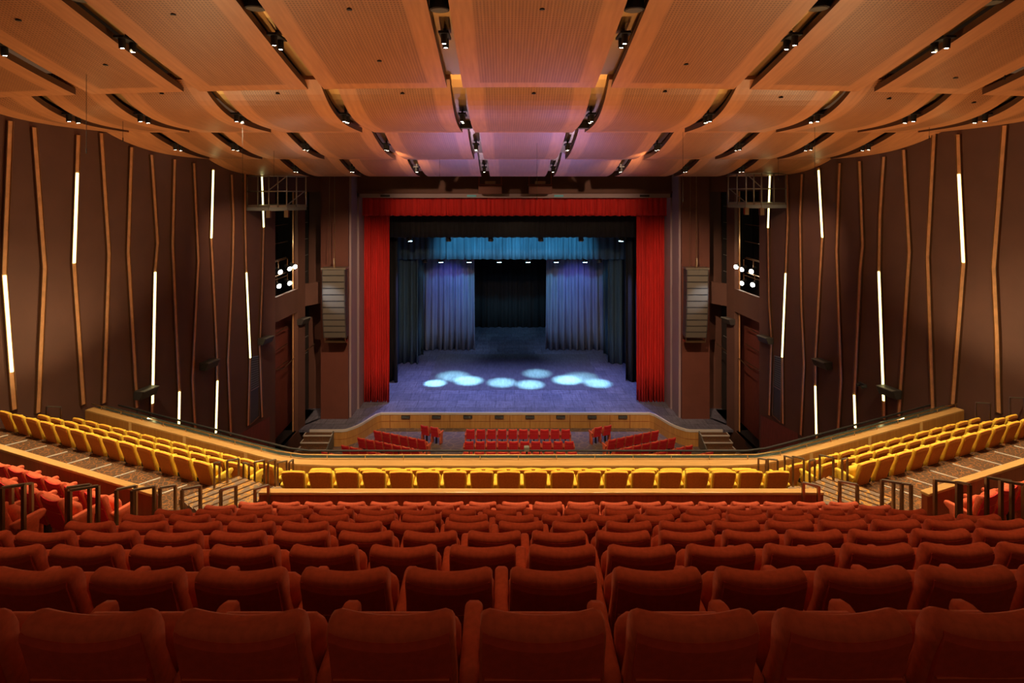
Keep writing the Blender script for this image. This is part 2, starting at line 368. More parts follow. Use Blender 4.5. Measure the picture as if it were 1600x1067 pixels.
# ------------------------------------------------------------------ stage
lip = [(592,645),(585,647.5),(578,651.5),(571,656),(563,661),(555,665),(546,668.5),(538,671),(530,672),(480,672)]
LL = [PD(x, y, 13.15) for x, y in lip]
half = [(p.x+.14, p.y) for p in LL]
left = [(x, y) for x, y in half]; right = [(-x, y) for x, y in half]
poly = left[::-1]+right
top = [(-14.2, 33.6), (-14.2, 31.56)] + [p for p in poly] + [(14.2, 31.56), (14.2, 33.6)]
b = MB(); b.prism([(-15.9, 56.5), (-15.9, 34.0), (-14.2, 34.0)]+top[1:-1]+[(14.2, 34.0), (15.9, 34.0), (15.9, 56.5)], .78, .9)
struct('floor_stage', b, M_STAGE)
# wooden front: panels following the lip
b = MB(); n = len(poly)
def wallrun(b, pts, z0, z1, th=.08, sign=1):
    pts = [Vector(p[:2]) for p in pts]; nn = []
    for i in range(len(pts)):
        d = (pts[min(i+1, len(pts)-1)]-pts[max(i-1, 0)]).normalized(); nn.append(Vector((-d.y, d.x))*th*sign)
    for i in range(len(pts)-1):
        b.prism([tuple(pts[i]), tuple(pts[i+1]), tuple(pts[i+1]+nn[i+1]), tuple(pts[i]+nn[i])], z0, z1)
front = thing('stage_fascia', (0, 33.9, 0), 'honey wood panelled front face of the stage with curved wings', 'stage fascia')
wallrun(b, poly, 0, .80, .06); b.build('panelling', M_WOODS, front)
b = MB(); pr = [(p[0], p[1]-.03) for p in poly]; wallrun(b, pr, .80, .93, .08); b.build('nosing', M_WHITE, front)
b = MB()
for z in (.39,): wallrun(b, [(p[0], p[1]-.012) for p in poly], z, z+.015, .03)
x = -7.4
while x < 7.6: b.box(x-.008, x+.008, 33.95, 34.03, 0, .8); x += 1.18
b.build('groove', M_WOODR, front)
for px in (634,682,731,780,828,876,925,973):
    c = P(px, 650, 33.98); q = MB(); q.box(c.x-.26, c.x+.26, 33.9, 33.98, .60, .76)
    v = q.build('vent', M_BLK, front)
    q = MB()
    for k in range(4): q.box(c.x-.24, c.x+.24, 33.885, 33.9, .62+k*.035, .632+k*.035)
    sub(q, 'louvre', M_GREY, v, front)
b = MB(); b.box(-5.9, 5.9, 37.9, 46.2, .9, .912)
tag(b.build('dance_floor', M_MAT), 'grey vinyl dance mat laid over the middle of the stage', 'dance floor')
for s in (-1, 1):     # stage access steps
    x0 = -11.5 if s < 0 else 10.0; x1 = x0+1.5
    r = thing('stage_steps', ((x0+x1)/2, 31, 0), 'grey steps up to the stage, %s of the stalls' % ('left side' if s < 0 else 'right side'), 'steps', None)
    for k in range(4):
        y1 = 31.5; y0 = 31.5-(4-k)*.42; xo = -s*0.12*(3-k)*(-1)
        q = MB(); q.box(x0-xo*0, x1, y0, y1-.01, .2*k, .2*k+.2); t = q.build('step', M_CARPET, r)
        q = MB(); q.box(x0-.02, x1+.02, y0-.02, y0+.06, .2*k+.17, .2*k+.215).box(x0-.02, x0+.03, y0, y0+.42, .2*k+.17, .2*k+.215).box(x1-.03, x1+.02, y0, y0+.42, .2*k+.17, .2*k+.215)
        sub(q, 'nosing', M_WHITE, t, r)
    xi = x1 if s < 0 else x0
    q = MB(); q.prism([(xi-.03, 29.7), (xi+.03, 29.7), (xi+.03, 31.5), (xi-.03, 31.5)], 0, [.2, .2, .88, .88]); q.build('side_panel', M_GREY, r)
b = MB(); b.box(-18, 18, 12, 34.2, -.2, 0); struct('floor', b, M_CARPET3)

# ------------------------------------------------------------------ drapes
def curtain(name, x0, x1, Y0, Y1, z0, z1, m, folds, amp, label, cat='curtain', group=None, seed=1, flare=0):
    o = MB().drape((x0, Y0), (x1, Y1), z0, z1, amp, folds, seed, flare=flare).build(name, m, smooth=True, solid=.02)
    return tag(o, label, cat, group)
zv = P(0, 337, 35.5).z
curtain('stage_curtain', P(567,0,35.76).x, P(609,0,35.76).x, 35.8, 35.8, .93, 13.3, M_REDC, 11, .14, 'tall red velvet stage curtain hanging at the left edge of the stage opening', seed=3)
curtain('stage_curtain', P(995,0,35.76).x, P(1041,0,35.76).x, 35.8, 35.8, .93, 13.3, M_REDC, 11, .14, 'tall red velvet stage curtain hanging at the right edge of the stage opening', seed=4)
curtain('valance', P(566,0,35.4).x, P(1042,0,35.4).x, 35.4, 35.4, zv, 13.65, M_REDC, 58, .08, 'pleated red velvet valance across the top of the stage opening', 'valance', seed=5)
def px_at(px, Y): return P(px, 0, Y).x
curtain('border_curtain', -10, 10.4, 38, 38, P(0,371,38).z, 14.2, M_BLKC, 60, .05, 'black border curtain hanging just behind the red valance', 'border curtain', seed=6)
curtain('border_curtain', -10, 10.4, 43, 43, P(0,405,43).z, 12, M_BLUC, 44, .13, 'blue-lit border curtain below and behind the black one', 'border curtain', seed=8)
curtain('border_curtain', -11, 11, 50, 50, P(0,404,50).z, 12, M_BLKC, 40, .07, 'dark border curtain furthest upstage, hidden mostly behind the blue one', 'border curtain', seed=18)
for s in (-1, 1):
    side = 'left' if s < 0 else 'right'
    for (pl, pr_, Y, lab, m, k) in ((622, 978, 39.6, 'narrow black wing curtain just behind the red curtain', M_BLKC, 1), (654, 950, 43.7, 'dark blue-grey wing curtain second from the front', M_BLUC, 2), (662, 943, 46, 'narrow dark wing curtain third from the front', M_BLUC, 3)):
        xi = px_at(pl, Y) if s < 0 else px_at(pr_, Y)
        curtain('wing_curtain', *sorted((xi, xi+s*(1.9+.3*k))), Y, Y, .92, 13.5, m, 5, .24, '%s at stage %s' % (lab, side), seed=20+k+s, group=None)
    xi, xo = (px_at(741, 47.3), px_at(650, 47.3)) if s < 0 else (px_at(854, 47.3), px_at(955, 47.3))
    curtain('traveller_curtain', *sorted((xi, xo)), 47.4, 47.4, .92, 11.5, M_BLUC2, 10, .24, 'blue traveller curtain drawn to the %s of the upstage gap' % side, seed=40+s, flare=.03)
curtain('backdrop_curtain', -9, 9, 55.2, 55.2, .92, 12, M_BLKC, 30, .15, 'black curtain closing off the very back of the stage', seed=50)

# stage lamps
def stage_lamp(px, py, Y, m, lab, tilt=0, grp=None):
    c = P(px, py, Y)
    r = thing('stage_lamp', (c.x, c.y, c.z+.35), lab, 'stage light', grp)
    q = MB(); q.tube([(c.x-.02, Y, c.z+.28), (c.x+tilt*.1, Y-.02, c.z-.02)], .15, 12, .19); q.build('housing', M_BLK, r, smooth=False)
    q = MB(); q.tube([(c.x+tilt*.1, Y-.02, c.z-.05), (c.x+tilt*.1, Y-.02, c.z-.02)], .165, 12); q.build('lens', m, r)
    q = MB(); q.bar((c.x-.22, Y, c.z+.1), (c.x-.22, Y, c.z+.45), .03).bar((c.x+.22, Y, c.z+.1), (c.x+.22, Y, c.z+.45), .03).bar((c.x-.22, Y, c.z+.45), (c.x+.22, Y, c.z+.45), .03)
    q.build('yoke', M_IRON, r)
    return c
ordn = ['first','second','third','fourth','fifth','sixth','seventh','eighth','ninth','tenth','eleventh','twelfth','thirteenth','fourteenth','fifteenth','sixteenth','seventeenth','eighteenth','nineteenth','twentieth','twenty-first','twenty-second']
for i, px in enumerate((638, 701, 767, 845, 908, 973)):
    stage_lamp(px, 376, 38.7, M_IRON if 0 < i < 5 else M_LENSC, 'unlit stage lamp peeking under the black border, %s from the left' % ordn[i], tilt=(1 if i == 0 else -1 if i == 5 else 0))
for i, px in enumerate((664, 689, 733, 780, 825, 869, 914, 937)):
    lit = 0 < i < 7
    stage_lamp(px, 409, 43.7, M_LENSC if lit else M_IRON, '%s stage lamp under the blue border, %s from the left' % ('glowing blue' if lit else 'unlit', ordn[i]))
for s in (-1, 1):
    pass
q = MB(); q.tube([(-9.5, 38.7, P(0,376,38.7).z+.8), (9.8, 38.7, P(0,376,38.7).z+.8)], .03); tag(q.build('lighting_pipe', M_BLK), 'black pipe carrying the lamps behind the first border', 'pipe')
q = MB(); q.tube([(-9.5, 43.7, P(0,409,43.7).z+.8), (9.8, 43.7, P(0,409,43.7).z+.8)], .03); tag(q.build('lighting_pipe', M_BLK), 'black pipe carrying the lamps behind the blue border', 'pipe')
# pools of light on the boards and colour on the drapes (from the lamps above)
for px, py, pw, an in ((680,599,7,5.6),(708,588,3,8.5),(732,595,6,7.5),(784,598,4,7.5),(828,601,4.5,7.2),(839,584,2.6,7.5),(886,594,6.5,7.5),(908,590,2,9),(934,599,4.5,7)):
    t = PD(px, py, 13.15); lamp('pool_spot', 'SPOT', (t.x*.95, 38.9, 10.55), t, pw*8500, (0.36, 0.86, 1.0), an*1.9, 1.0, .04)
for x in (-4, -1.2, 1.4, 4.2):
    lamp('border_flood', 'SPOT', (x, 38.9, 10.6), (x, 43, 9.6), 1350, (0.14, 0.55, 0.85), 62, .9, .1)
for x in (-6.5, -3.5, 0, 3.5, 6.5):
    lamp('deck_flood', 'SPOT', (x, 38.9, 10.4), (x, 38.3, .9), 2500, (0.33, 0.38, 1.0), 80, .9, .1)
lamp('upstage_flood', 'SPOT', (0, 44.0, 10.5), (0, 51.5, .9), 900, (.30, .52, .85), 75, .9, .1)  # extra flood added to lift the dark upstage boards
for s in (-1, 1):
    lamp('upstage_flood', 'SPOT', (s*5, 44.0, 8.2), (s*5.2, 47.4, 6.0), 380, (0.22, 0.20, 1.0), 70, .9, .1)
    lamp('upstage_flood', 'SPOT', (s*1, 40.0, 10.0), (s*5.2, 47.4, 1.2), 1500, (0.34, 0.55, 1.0), 42, .9, .1)

# ------------------------------------------------------------------ seats
BK = [(.17,.40),(.135,.52),(.085,.68),(.04,.82),(.010,.91),(-.002,.945),(-.004,.968),(.008,.99),(.04,.998),(.075,.995),(.105,.975),(.13,.93),(.155,.82),(.195,.70),(.24,.58),(.275,.46),(.28,.40)]
CU = [(.27,.50),(.255,.62),(.25,.73),(.262,.79),(.30,.812),(.34,.80),(.365,.76),(.385,.65),(.40,.52),(.40,.46),(.34,.435),(.285,.45)]
BKY = [(.17,.40),(.135,.52),(.085,.68),(.04,.82),(.014,.92),(.008,.965),(.014,.985),(.03,.996),(.05,.998),(.07,.985),(.085,.95),(.11,.86),(.15,.72),(.19,.60),(.23,.48),(.24,.40)]
def seat_proto(name, m, mp, label, cat, hw=.235, arms=(-1,), yel=False, h=0):
    r = thing(name, (0, 0, 0), label, cat)
    tp = (lambda z: 1.0-.03*max(0, (z-.7)/.3)) if not yel else (lambda z: 1.0-.12*max(0, .85-z)/.4)
    b = MB(); b.pad(BKY if yel else BK, hw, rnd=.035 if not yel else .022, dip=.036 if not yel else -.014, taper=tp); b.build('backrest', m, r, smooth=True)
    # outer back panel, a thin shell proud of the upholstery, with its seam
    b = MB()
    hb = hw-(.012 if not yel else .03)
    zt = (.95 if m is not M_STALL else .98) if not yel else .985
    def yb(z):                                  # back surface of the outline
        pts = [(.40,.17),(.52,.135),(.68,.085),(.82,.04),(.91,.010),(.945,-.002),(.97,-.004)]
        for (z0,a),(z1,c) in zip(pts, pts[1:]):
            if z <= z1: return a+(c-a)*(z-z0)/(z1-z0)
        return -.004
    zs = [.41,.5,.6,.70,.80,.86,.92,zt]; xs = [-hb, -hb*.75, -hb*.5, -hb*.25, 0, hb*.25, hb*.5, hb*.75, hb]
    vs = []
    for off in (0, .03):
        for z in zs:
            for x in xs:
                c = (-.004*(1-abs(x/hb)**4)) if off == 0 else 0
                vs.append((x*tp(z), yb(z)-(.010 if z < zt else 0)+c+off, z+(((-.014 if yel else .036)*((x/hb)**2-.45)*min(1, (z-.7)/.15)) if z > .7 else 0)))
    nz, nx = len(zs), len(xs); fs = []
    for j in range(nz-1):
        for i in range(nx-1):
            a = j*nx+i; fs.append((a, a+1, a+nx+1, a+nx)); o2 = nz*nx
            fs.append((a+o2, a+nx+o2, a+nx+1+o2, a+1+o2))
    for j in range(nz-1):
        for i in (0, nx-1):
            a = j*nx+i; c = a+nz*nx; f = (a, a+nx, c+nx, c); fs.append(f if i == 0 else f[::-1])
    for i in range(nx-1):
        a = (nz-1)*nx+i; c = a+nz*nx; fs.append((a, a+1, c+1, c))
    b.add(vs, fs); bp = b.build('back_panel', mp, r, smooth=False)
    if not yel:
        q = MB(); q.tube([(-hb+.01, yb(.765)-.013, .765), (hb-.01, yb(.765)-.013, .765)], .005, 6); o = q.build('seam', m, bp)
    b = MB(); b.pad(CU, hw+.0, rnd=.05); b.build('seat_cushion', m, r, smooth=True)
    for a in arms:
        xa = a*.278
        b = MB()
        AP = [(.17,.60),(.14,.645),(.16,.672),(.22,.678),(.42,.69),(.53,.695),(.575,.68),(.585,.645),(.56,.61),(.50,.57),(.47,.30),(.46,.0),(.20,.0),(.21,.30),(.24,.56)]
        b.pad(AP, .040, xo=xa, rnd=.02, nx=2); b.build('armrest', m, r, smooth=True)
    b = MB(); b.box(-hw*.8, hw*.8, .25, .33, .36, .46).box(-.03, .03, .25, .36, 0, .4); b.build('pedestal', M_BLK, r)
    return r
def copy_thing(o, parent=None):
    kids = [c for c in o.children]
    c = o.copy(); C.objects.link(c); c.parent = parent
    for k in kids: copy_thing(k, c)
    return c
_used = set()
def put(proto, x, y, z, rz, label, group):
    if proto.name not in _used: o = proto; _used.add(proto.name)
    else: o = copy_thing(proto)
    o.location = (x, y, z); o.rotation_euler = (0, 0, rz); o['label'] = label; o['group'] = group
    return o
rowname = ['nearest row', 'second row', 'third row', 'fourth row', 'fifth row', 'sixth row', 'seventh row', 'eighth row', 'ninth row']
P_RED = seat_proto('theatre_seat', M_SEAT, M_SEATP, 'x', 'seat')
P_REDE = seat_proto('theatre_seat', M_SEAT, M_SEATP, 'x', 'seat', arms=(-1, 1))
offs = [.045, .166, .309, .375, .076, .03, -.159, .009, .095]
PITCH = .555
for k in range(9):
    Y = 2.1+.95*k; drop = 1.547+.463*k
    xs = []; x = offs[k]-PITCH*14
    while x < 5.25:
        px = VX+(x-CX0)*F/Y
        if abs(x) < 5.32 and -.32*F/Y < px < 1600+.32*F/Y: xs.append(x)
        x += PITCH
    for i, x in enumerate(xs):
        last = i == len(xs)-1
        skew = .02*max(0, x-.3) if k < 5 else 0
        j = len(xs)-1-i
        where = ('%s from the left end' % ordn[i]) if i <= j else ('%s from the right end' % ordn[j])
        put(P_REDE if last else P_RED, x, Y-.03+skew*.5, CZ-drop-1.015, 0, 'orange-red central seat, %s, %s' % (rowname[k], where), 'orange-red seats of the central block')
# angled wing blocks
ANG = math.radians(22.8); DX, DY = math.cos(ANG), math.sin(ANG)
P_RS = seat_proto('theatre_seat', M_STALL, M_STALLP, 'x', 'seat')
P_RSE = seat_proto('theatre_seat', M_STALL, M_STALLP, 'x', 'seat', arms=(-1, 1))
P_RSR = seat_proto('theatre_seat', M_STALL, M_STALLP, 'x', 'seat', arms=(1,))
for s in (-1, 1):
    side = 'left' if s < 0 else 'right'
    for r_, (X0, Y0, drop, n) in enumerate(((-7.75, 9.93, 5.25, 8), (-7.75, 8.98, 4.80, 6), (-7.85, 8.0, 4.33, 3))):
        for i in range(n):
            t = i*.565; x = X0-DX*t; y = Y0+DY*t
            px = VX+(s*-x*1-CX0)*F/y if s > 0 else VX+(x-CX0)*F/y
            if px < -25 or px > 1625: continue
            put(P_RSE if i == 0 else (P_RS if s < 0 else P_RSR), s*-x, y, CZ-drop-1.0, -ANG*(1 if s < 0 else -1), 'coral seat of the %s wing, %s from its aisle, %s behind the wooden wall' % (side, ordn[i], ('row just', 'second row', 'third row')[r_]), 'salmon seats of the angled wings')
# yellow rows
P_Y = seat_proto('theatre_seat', M_YEL, M_YELP, 'x', 'seat', hw=.242, yel=True)
P_YE = seat_proto('theatre_seat', M_YEL, M_YELP, 'x', 'seat', hw=.242, yel=True, arms=(-1, 1))
P_YR = seat_proto('theatre_seat', M_YEL, M_YELP, 'x', 'seat', hw=.242, yel=True, arms=(1,))
rn = ['back row', 'middle row', 'front row']
for r_, (Y, drop) in enumerate(((11.94, 5.84), (12.85, 6.24), (13.76, 6.66))):
    n = 19; x0 = -5.04+(.28 if r_ == 1 else 0); nn = n-(1 if r_ == 1 else 0)
    for i in range(nn):
        x = x0+i*.56; j = nn-1-i
        put(P_YE if i == nn-1 else P_Y, x, Y, CZ-drop-1, 0, 'yellow seat, %s of the central block, %s from its %s end' % (rn[r_], ordn[min(i, j)], 'left' if i <= j else 'right'), 'yellow seats of the central gallery block')
for s in (-1, 1):
    side = 'left' if s < 0 else 'right'
    for r_ in range(3):
        X0 = -7.15+.35*r_; Y0 = 12.32+.83*r_; drop = 5.82+.42*r_
        n = (14, 15, 14)[r_]
        for i in range(n):
            t = i*.60; x = X0-DX*t; y = Y0+DY*t
            if -x > XW(y)-1.0: continue
            px = VX+(x-CX0)*F/y if s < 0 else VX+(-x-CX0)*F/y
            if px < -20 or px > 1620: continue
            put(P_YE if i == 0 else (P_Y if s < 0 else P_YR), -s*x, y, CZ-drop-1, -ANG*(1 if s < 0 else -1), 'yellow seat, %s of the angled %s block, %s from the stair aisle' % (rn[r_], side, ordn[i]), 'yellow seats of the angled gallery blocks')
# stalls
P_S = P_RS
def stalls(x, y, z, rz, lab, p=None): put(p or P_RS, x, y, z, rz, lab, 'red seats of the stalls')
for r_, (Y, z) in enumerate(((31.5, 0), (30.0, .0), (28.8, 0))):
    for i in range(10):
        j = 9-i; x = -2.5+i*.578+.02*r_
        stalls(x, Y-.1, z, 0, 'small red stalls seat, central block, %s row from stage, %s from %s end' % (ordn[r_], ordn[min(i, j)], 'left' if i <= j else 'right'), P_RSE if i == 9 else P_RS)
for s in (-1, 1):
    side = 'left' if s < 0 else 'right'
    for r_, (x0, y0, n) in enumerate(((-7.55, 31.2, 6), (-8.2, 30.3, 7), (-8.8, 29.4, 8), (-9.6, 28.7, 8))):
        for i in range(n):
            x = x0+i*.55*DX; y = y0-i*.55*DY
            stalls(-s*x, y, 0, -ANG*(1 if s < 0 else -1), 'small red stalls seat, angled %s block, %s row from stage, %s from outer end' % (side, ordn[r_], ordn[i]), P_RSE if i == n-1 else (P_RS if s < 0 else P_RSR))
    for i in range(2):
        x = -5.1+i*.56; y = 31.9-i*.2
        stalls(-s*x, y, 0, -ANG*(1 if s < 0 else -1), 'red seat of the loose pair on the %s stalls floor, %s one' % (side, 'outer' if i == 0 else 'inner'), P_RSE if i == 1 else (P_RS if s < 0 else P_RSR))

# ------------------------------------------------------------------ gallery structure
b = MB()
for k in range(-1, 9):
    Y = 2.1+.95*k; z = CZ-(1.547+.463*k)-1.0
    b.box(-5.5, 5.6, Y-.25, Y+.72, z-.5, z)
struct('floor_central_rake', b, M_CARPET)
# side rakes of the red wings and the stair aisles between
for s in (-1, 1):
    b = MB()
    for k in range(0, 9):
        z = CZ-(1.547+.463*k)-1.0; Y0 = 2.1+.95*k-.35
        def wp(X, Y): return (s*X, Y)
        q0 = Y0; q1 = Y0+.95
        b.prism([wp(7.2, q0), wp(15.5, q0+3.48), wp(15.5, q1+3.48), wp(7.2, q1)], z-.5, z)
    struct('floor_wing_rake_'+('left' if s < 0 else 'right'), b, M_CARPET)
    b = MB()
    for k in range(0, 18):       # aisle stairs, two to a row
        z = CZ-(1.547+.2315*k)-1.0; Y0 = 1.75+.475*k
        b.box(*sorted((s*5.45, s*7.3)), Y0, Y0+.475, z-.5, z)
    struct('floor_aisle_stairs_'+('left' if s < 0 else 'right'), b, M_CARPET2)
ZWK = CZ-6.37
def side_pt(X, Y, s): return (s*X, Y)
for s in (-1, 1):
    nm = 'left' if s < 0 else 'right'
    b = MB()   # walkway behind the yellow seats
    b.prism([side_pt(6.9, 10.5, s), side_pt(15.5, 14.1, s), side_pt(15.5, 16.02, s), side_pt(6.9, 12.40, s)], ZWK-.4, ZWK)
    b.prism([side_pt(4.9, 10.6, s), side_pt(7.0, 10.5, s), side_pt(7.0, 12.3, s), side_pt(4.9, 11.75, s)], ZWK-.4, ZWK)
    struct('floor_walkway_'+nm, b, M_CARPET if 0 else M_CARPET)
    b = MB()
    for r_ in range(3):
        z = CZ-(5.82+.42*r_)-1.0
        a0 = 12.0+.9*r_; 
        if r_: a0 = 12.05+.9*r_
        b.prism([side_pt(6.9, a0-.05, s), side_pt(15.5, a0+3.57, s), side_pt(15.5, a0+4.62, s), side_pt(6.9, a0+1.0, s)], z-.4, z)
    struct('floor_gallery_'+nm, b, M_CARPET)
    b = MB()
    for r_ in range(7):
        z = ZWK-.2*r_-.02; b.box(*sorted((s*5.35, s*6.95)), 12.0+.4*r_, 12.4+.4*r_, z-.6, z)
    struct('floor_gallery_aisle_'+nm, b, M_CARPET2)
b = MB(); b.box(-5.2, 5.2, 10.6, 12.0, ZWK-.4, ZWK)
for r_ in range(3): b.box(-5.4, 5.4, 11.75+.9*r_, 12.7+.9*r_, CZ-(5.80+.42*r_)-1.4, CZ-(5.80+.42*r_)-1.0)
struct('floor_gallery_center', b, M_CARPET)
# landing steps fanning down from the aisle to the walkway
for s in (-1, 1):
    d = Vector((math.sin(math.radians(41)), math.cos(math.radians(41))))
    nrm = Vector((d.y, -d.x))*-1                  # towards the outer wall, mirrored below
    for k in range(6):
        zz = ZWK+.06+.055*(6-k)
        base = Vector((-5.35, 11.15))+nrm*(.30*k)
        l0 = .0+.16*k*0; p0 = base-d*(.95-.02*k); p1 = base+d*.38
        pl = [p0, p1, p1+nrm*.29, p0+nrm*.29]
        pl = [(-s*p.x*-1 if s < 0 else -p.x, p.y) for p in pl] if s > 0 else [(p.x, p.y) for p in pl]
        b = MB(); b.prism(pl, zz-.3, zz)
        o = tag(b.build('landing_step', M_CARPET2), 'taupe carpeted landing step in the %s stair aisle, %s from the central block' % ('left' if s < 0 else 'right', ordn[k]), 'step', 'landing steps')
        q = MB(); q.bar((*pl[3], zz+.004), (*pl[2], zz+.004), .022, .02); q.build('nosing', M_IRON, o)
# white nosing strips on the walkways
for s in (-1, 1):
    for i in range(9):
        t = .9+i*.82
        p = Vector((7.35+DX*t, 11.35+DY*t)); d = Vector((-.68, .73))
        a, c = p-d*.6, p+d*1.0
        q = MB(); q.bar((s*a.x, a.y, ZWK+.008), (s*c.x, c.y, ZWK+.008), .03, .016)
        tag(q.build('nosing_strip', M_WHITE), 'thin pale nosing strip on the %s carpeted walkway, %s from the stairs' % ('left' if s < 0 else 'right', ordn[i]), 'floor strip', 'walkway nosing strips')

def parapet(name, pts, zt, h, th, mface, mcap, label, capw=.3, capt=.05, joints=()):
    """low timber wall along plan points: facing and capping"""
    o = thing(name, (pts[0][0], pts[0][1], zt-h), label, 'parapet wall')
    b = MB(); wallrun(b, pts, zt-h, zt-capt, th); b.build('facing', mface, o)
    b = MB(); off = (capw-th)/2
    pp = [Vector(p) for p in pts]; q = []
    for i in range(len(pp)):
        d = (pp[min(i+1, len(pp)-1)]-pp[max(i-1, 0)]).normalized(); q.append(tuple(pp[i]-Vector((-d.y, d.x))*off))
    wallrun(b, q, zt-capt, zt, capw); b.build('capping', mcap, o, bevel=.008)
    return o
ZD = CZ-5.53
# dividing wall behind the yellow rows
parapet('dividing_wall', [(-5.15, 10.56), (5.20, 10.56)], ZD, 1.15, .10, M_WOODR, M_WOODT, 'long cherry wood dividing wall between central red seats and yellow seats', .15, .05)
e = 9.0
parapet('dividing_wall', [(-7.06-DX*e, 10.5+DY*e), (-7.06, 10.5)], ZD, 1.15, .10, M_WOODR, M_WOODT, 'angled cherry wood wall with pale capping behind the left wing seats', .15, .05)
parapet('dividing_wall', [(7.06, 10.5), (7.06+DX*e, 10.5+DY*e)], ZD, 1.15, .10, M_WOODR, M_WOODT, 'angled cherry wood wall with pale capping behind the right wing seats', .15, .05)
# balcony front: wide sill, inner facing, ledge beyond, rails
ZS = CZ-7.05
IN = [(-14.1, 18.48), (-6.75, 15.10), (-6.0, 14.83), (-5.0, 14.74), (5.0, 14.74), (6.0, 14.83), (6.75, 15.10), (14.1, 18.48)]
WS = [.27, .27, .34, .42, .42, .34, .27, .27]
front_o = thing('balcony_parapet', (0, 14.8, ZS-.9), 'wide honey oak balcony front curving across the whole hall', 'parapet')
b = MB(); wallrun(b, IN, ZS-1.2, ZS-.04, .06); b.build('facing', M_WOODY, front_o)

OUT = []
pp = [Vector(p) for p in IN]
def offset_line(pts, dist):
    pts = [Vector(p) for p in pts]; q = []
    for i in range(len(pts)):
        d = (pts[min(i+1, len(pts)-1)]-pts[max(i-1, 0)]).normalized(); q.append(tuple(pts[i]+Vector((-d.y, d.x))*(dist[i] if isinstance(dist, list) else dist)))
    return q
b = MB(); o1 = offset_line(IN, WS)
for i in range(len(IN)-1): b.prism([IN[i], IN[i+1], o1[i+1], o1[i]], ZS-.04, ZS)
b.build('sill', M_WOODT, front_o)
b = MB(); wallrun(b, o1, ZS-1.6, ZS-.05, .05); b.build('outer_face', M_WOODY, front_o)
for i in range(-4, 5):
    x = i*2.35
    if abs(x) < 5.2: y = 14.735
    else: continue
    q = MB(); q.box(x-.06, x+.06, y-.005, y+.41, ZS-.0, ZS+.004).box(x-.06, x+.06, y-.008, y, ZS-1.1, ZS); q.build('cover_strip', M_WOODT, front_o)
for s in (-1, 1):
    for t in (.9, 3.3, 5.7):
        a = Vector((s*(6.75+DX*t*1.0), 15.10+.46*t*DX)); nn = Vector((-s*.42*-1*-1, .907)); nn = Vector((s*-.0, 0)) if 0 else Vector((-s*-.418, .908))
        nn = Vector((-s*.418*-1, .908)); nn = Vector((s*-.418, .908))
        q = MB(); q.bar((a.x, a.y, ZS+.002), (a.x+nn.x*.26, a.y+nn.y*.26, ZS+.002), .12, .006).bar((a.x-nn.x*.006, a.y-nn.y*.006, ZS-1.1), (a.x-nn.x*.006, a.y-nn.y*.006, ZS), .12, .012); q.build('cover_strip', M_WOODT, front_o)
led = MB(); wallrun(led, offset_line(IN, [w+.06 for w in WS]), ZS-.10, ZS-.05, .26)
tag(led.build('track_ledge', M_GLASS), 'dark glossy ledge running along the outer side of the balcony front', 'ledge')
def rail(name, pts, z, r, m, mp, every, zb, label):
    o = thing(name, (pts[len(pts)//2][0], pts[len(pts)//2][1], zb), label, 'rail')
    b = MB(); b.tube([(p[0], p[1], z) for p in pts], r, 8); b.build('rail_bar', m, o, smooth=True)
    # posts at even spacing
    P2 = [Vector(p) for p in pts]; L = 0; nxt = every/2
    for i in range(len(P2)-1):
        seg = (P2[i+1]-P2[i]).length
        while nxt <= L+seg:
            p = P2[i]+(P2[i+1]-P2[i])*((nxt-L)/seg); q = MB(); q.tube([(p.x, p.y, zb), (p.x, p.y, z)], r*.55, 6); q.build('post', mp, o); nxt += every
        L += seg
    return o
rail('balcony_rail', offset_line(IN, [w*.75 for w in WS]), ZS+.13, .016, M_BRASS, M_BRASS, 1.0, ZS, 'slim brass rail standing on the outer edge of the balcony sill')
OUTL = offset_line(IN, [w+.36 for w in WS]); OUTL[0] = (OUTL[0][0]+.6, OUTL[0][1]-.25); OUTL[-1] = (OUTL[-1][0]-.6, OUTL[-1][1]-.25)
rail('lighting_rail', OUTL, ZS+.03, .028, M_BLK, M_BLK, 1.9, ZS-.2, 'black lighting pipe carried just outside the dark ledge')
# small lamp sitting on the lighting rail
c = P(823, 703, 15.5); r = thing('rail_lamp', (c.x, c.y, c.z), 'small dark lamp clamped on the black pipe near the hall centre', 'lamp')
q = MB(); q.box(c.x-.07, c.x+.07, c.y-.07, c.y+.07, c.z-.02, c.z+.10); q.build('housing', M_GREY, r, bevel=.015)
q = MB(); q.bar((c.x, c.y, c.z-.12), (c.x, c.y, c.z), .05); q.build('clamp', M_BLK, r)

# ------------------------------------------------------------------ aisle handrails
def hoop(px0, py0, px1, py1, Y0, Y1, hgt, label, wd=.045):
    a, c = P(px0, py0, Y0), P(px1, py1, Y1)
    o = thing('aisle_handrail', (a.x, a.y, a.z-hgt), label, 'handrail', 'hoop handrails of the stair aisles')
    for p in (a, c):
        q = MB(); q.bar((p.x, p.y, p.z-hgt), (p.x, p.y, p.z), wd, wd); q.build('post', M_IRON, o)
    q = MB(); q.bar(a+Vector((0,0,.0)), c, wd, .03); q.build('top_rail', M_STEEL, o)
HL = [(3,762,37,757,7.7,7.9,1.1),(18,759,49,755,8.3,8.6,1.1),(105,762,140,757,8.6,8.8,1.15),(109,766,153,759,8.2,8.45,1.15),(182,765,212,759,9.4,9.6,1.1),(207,766,241,760,9.0,9.25,1.15),
      (250,762,274,758,10.3,10.5,.75),(284.5,765,313,759,9.8,10.05,1.0),(345,765,368.5,759,10.2,10.4,.85),(398.5,764,419.5,758,10.4,10.48,.75)]
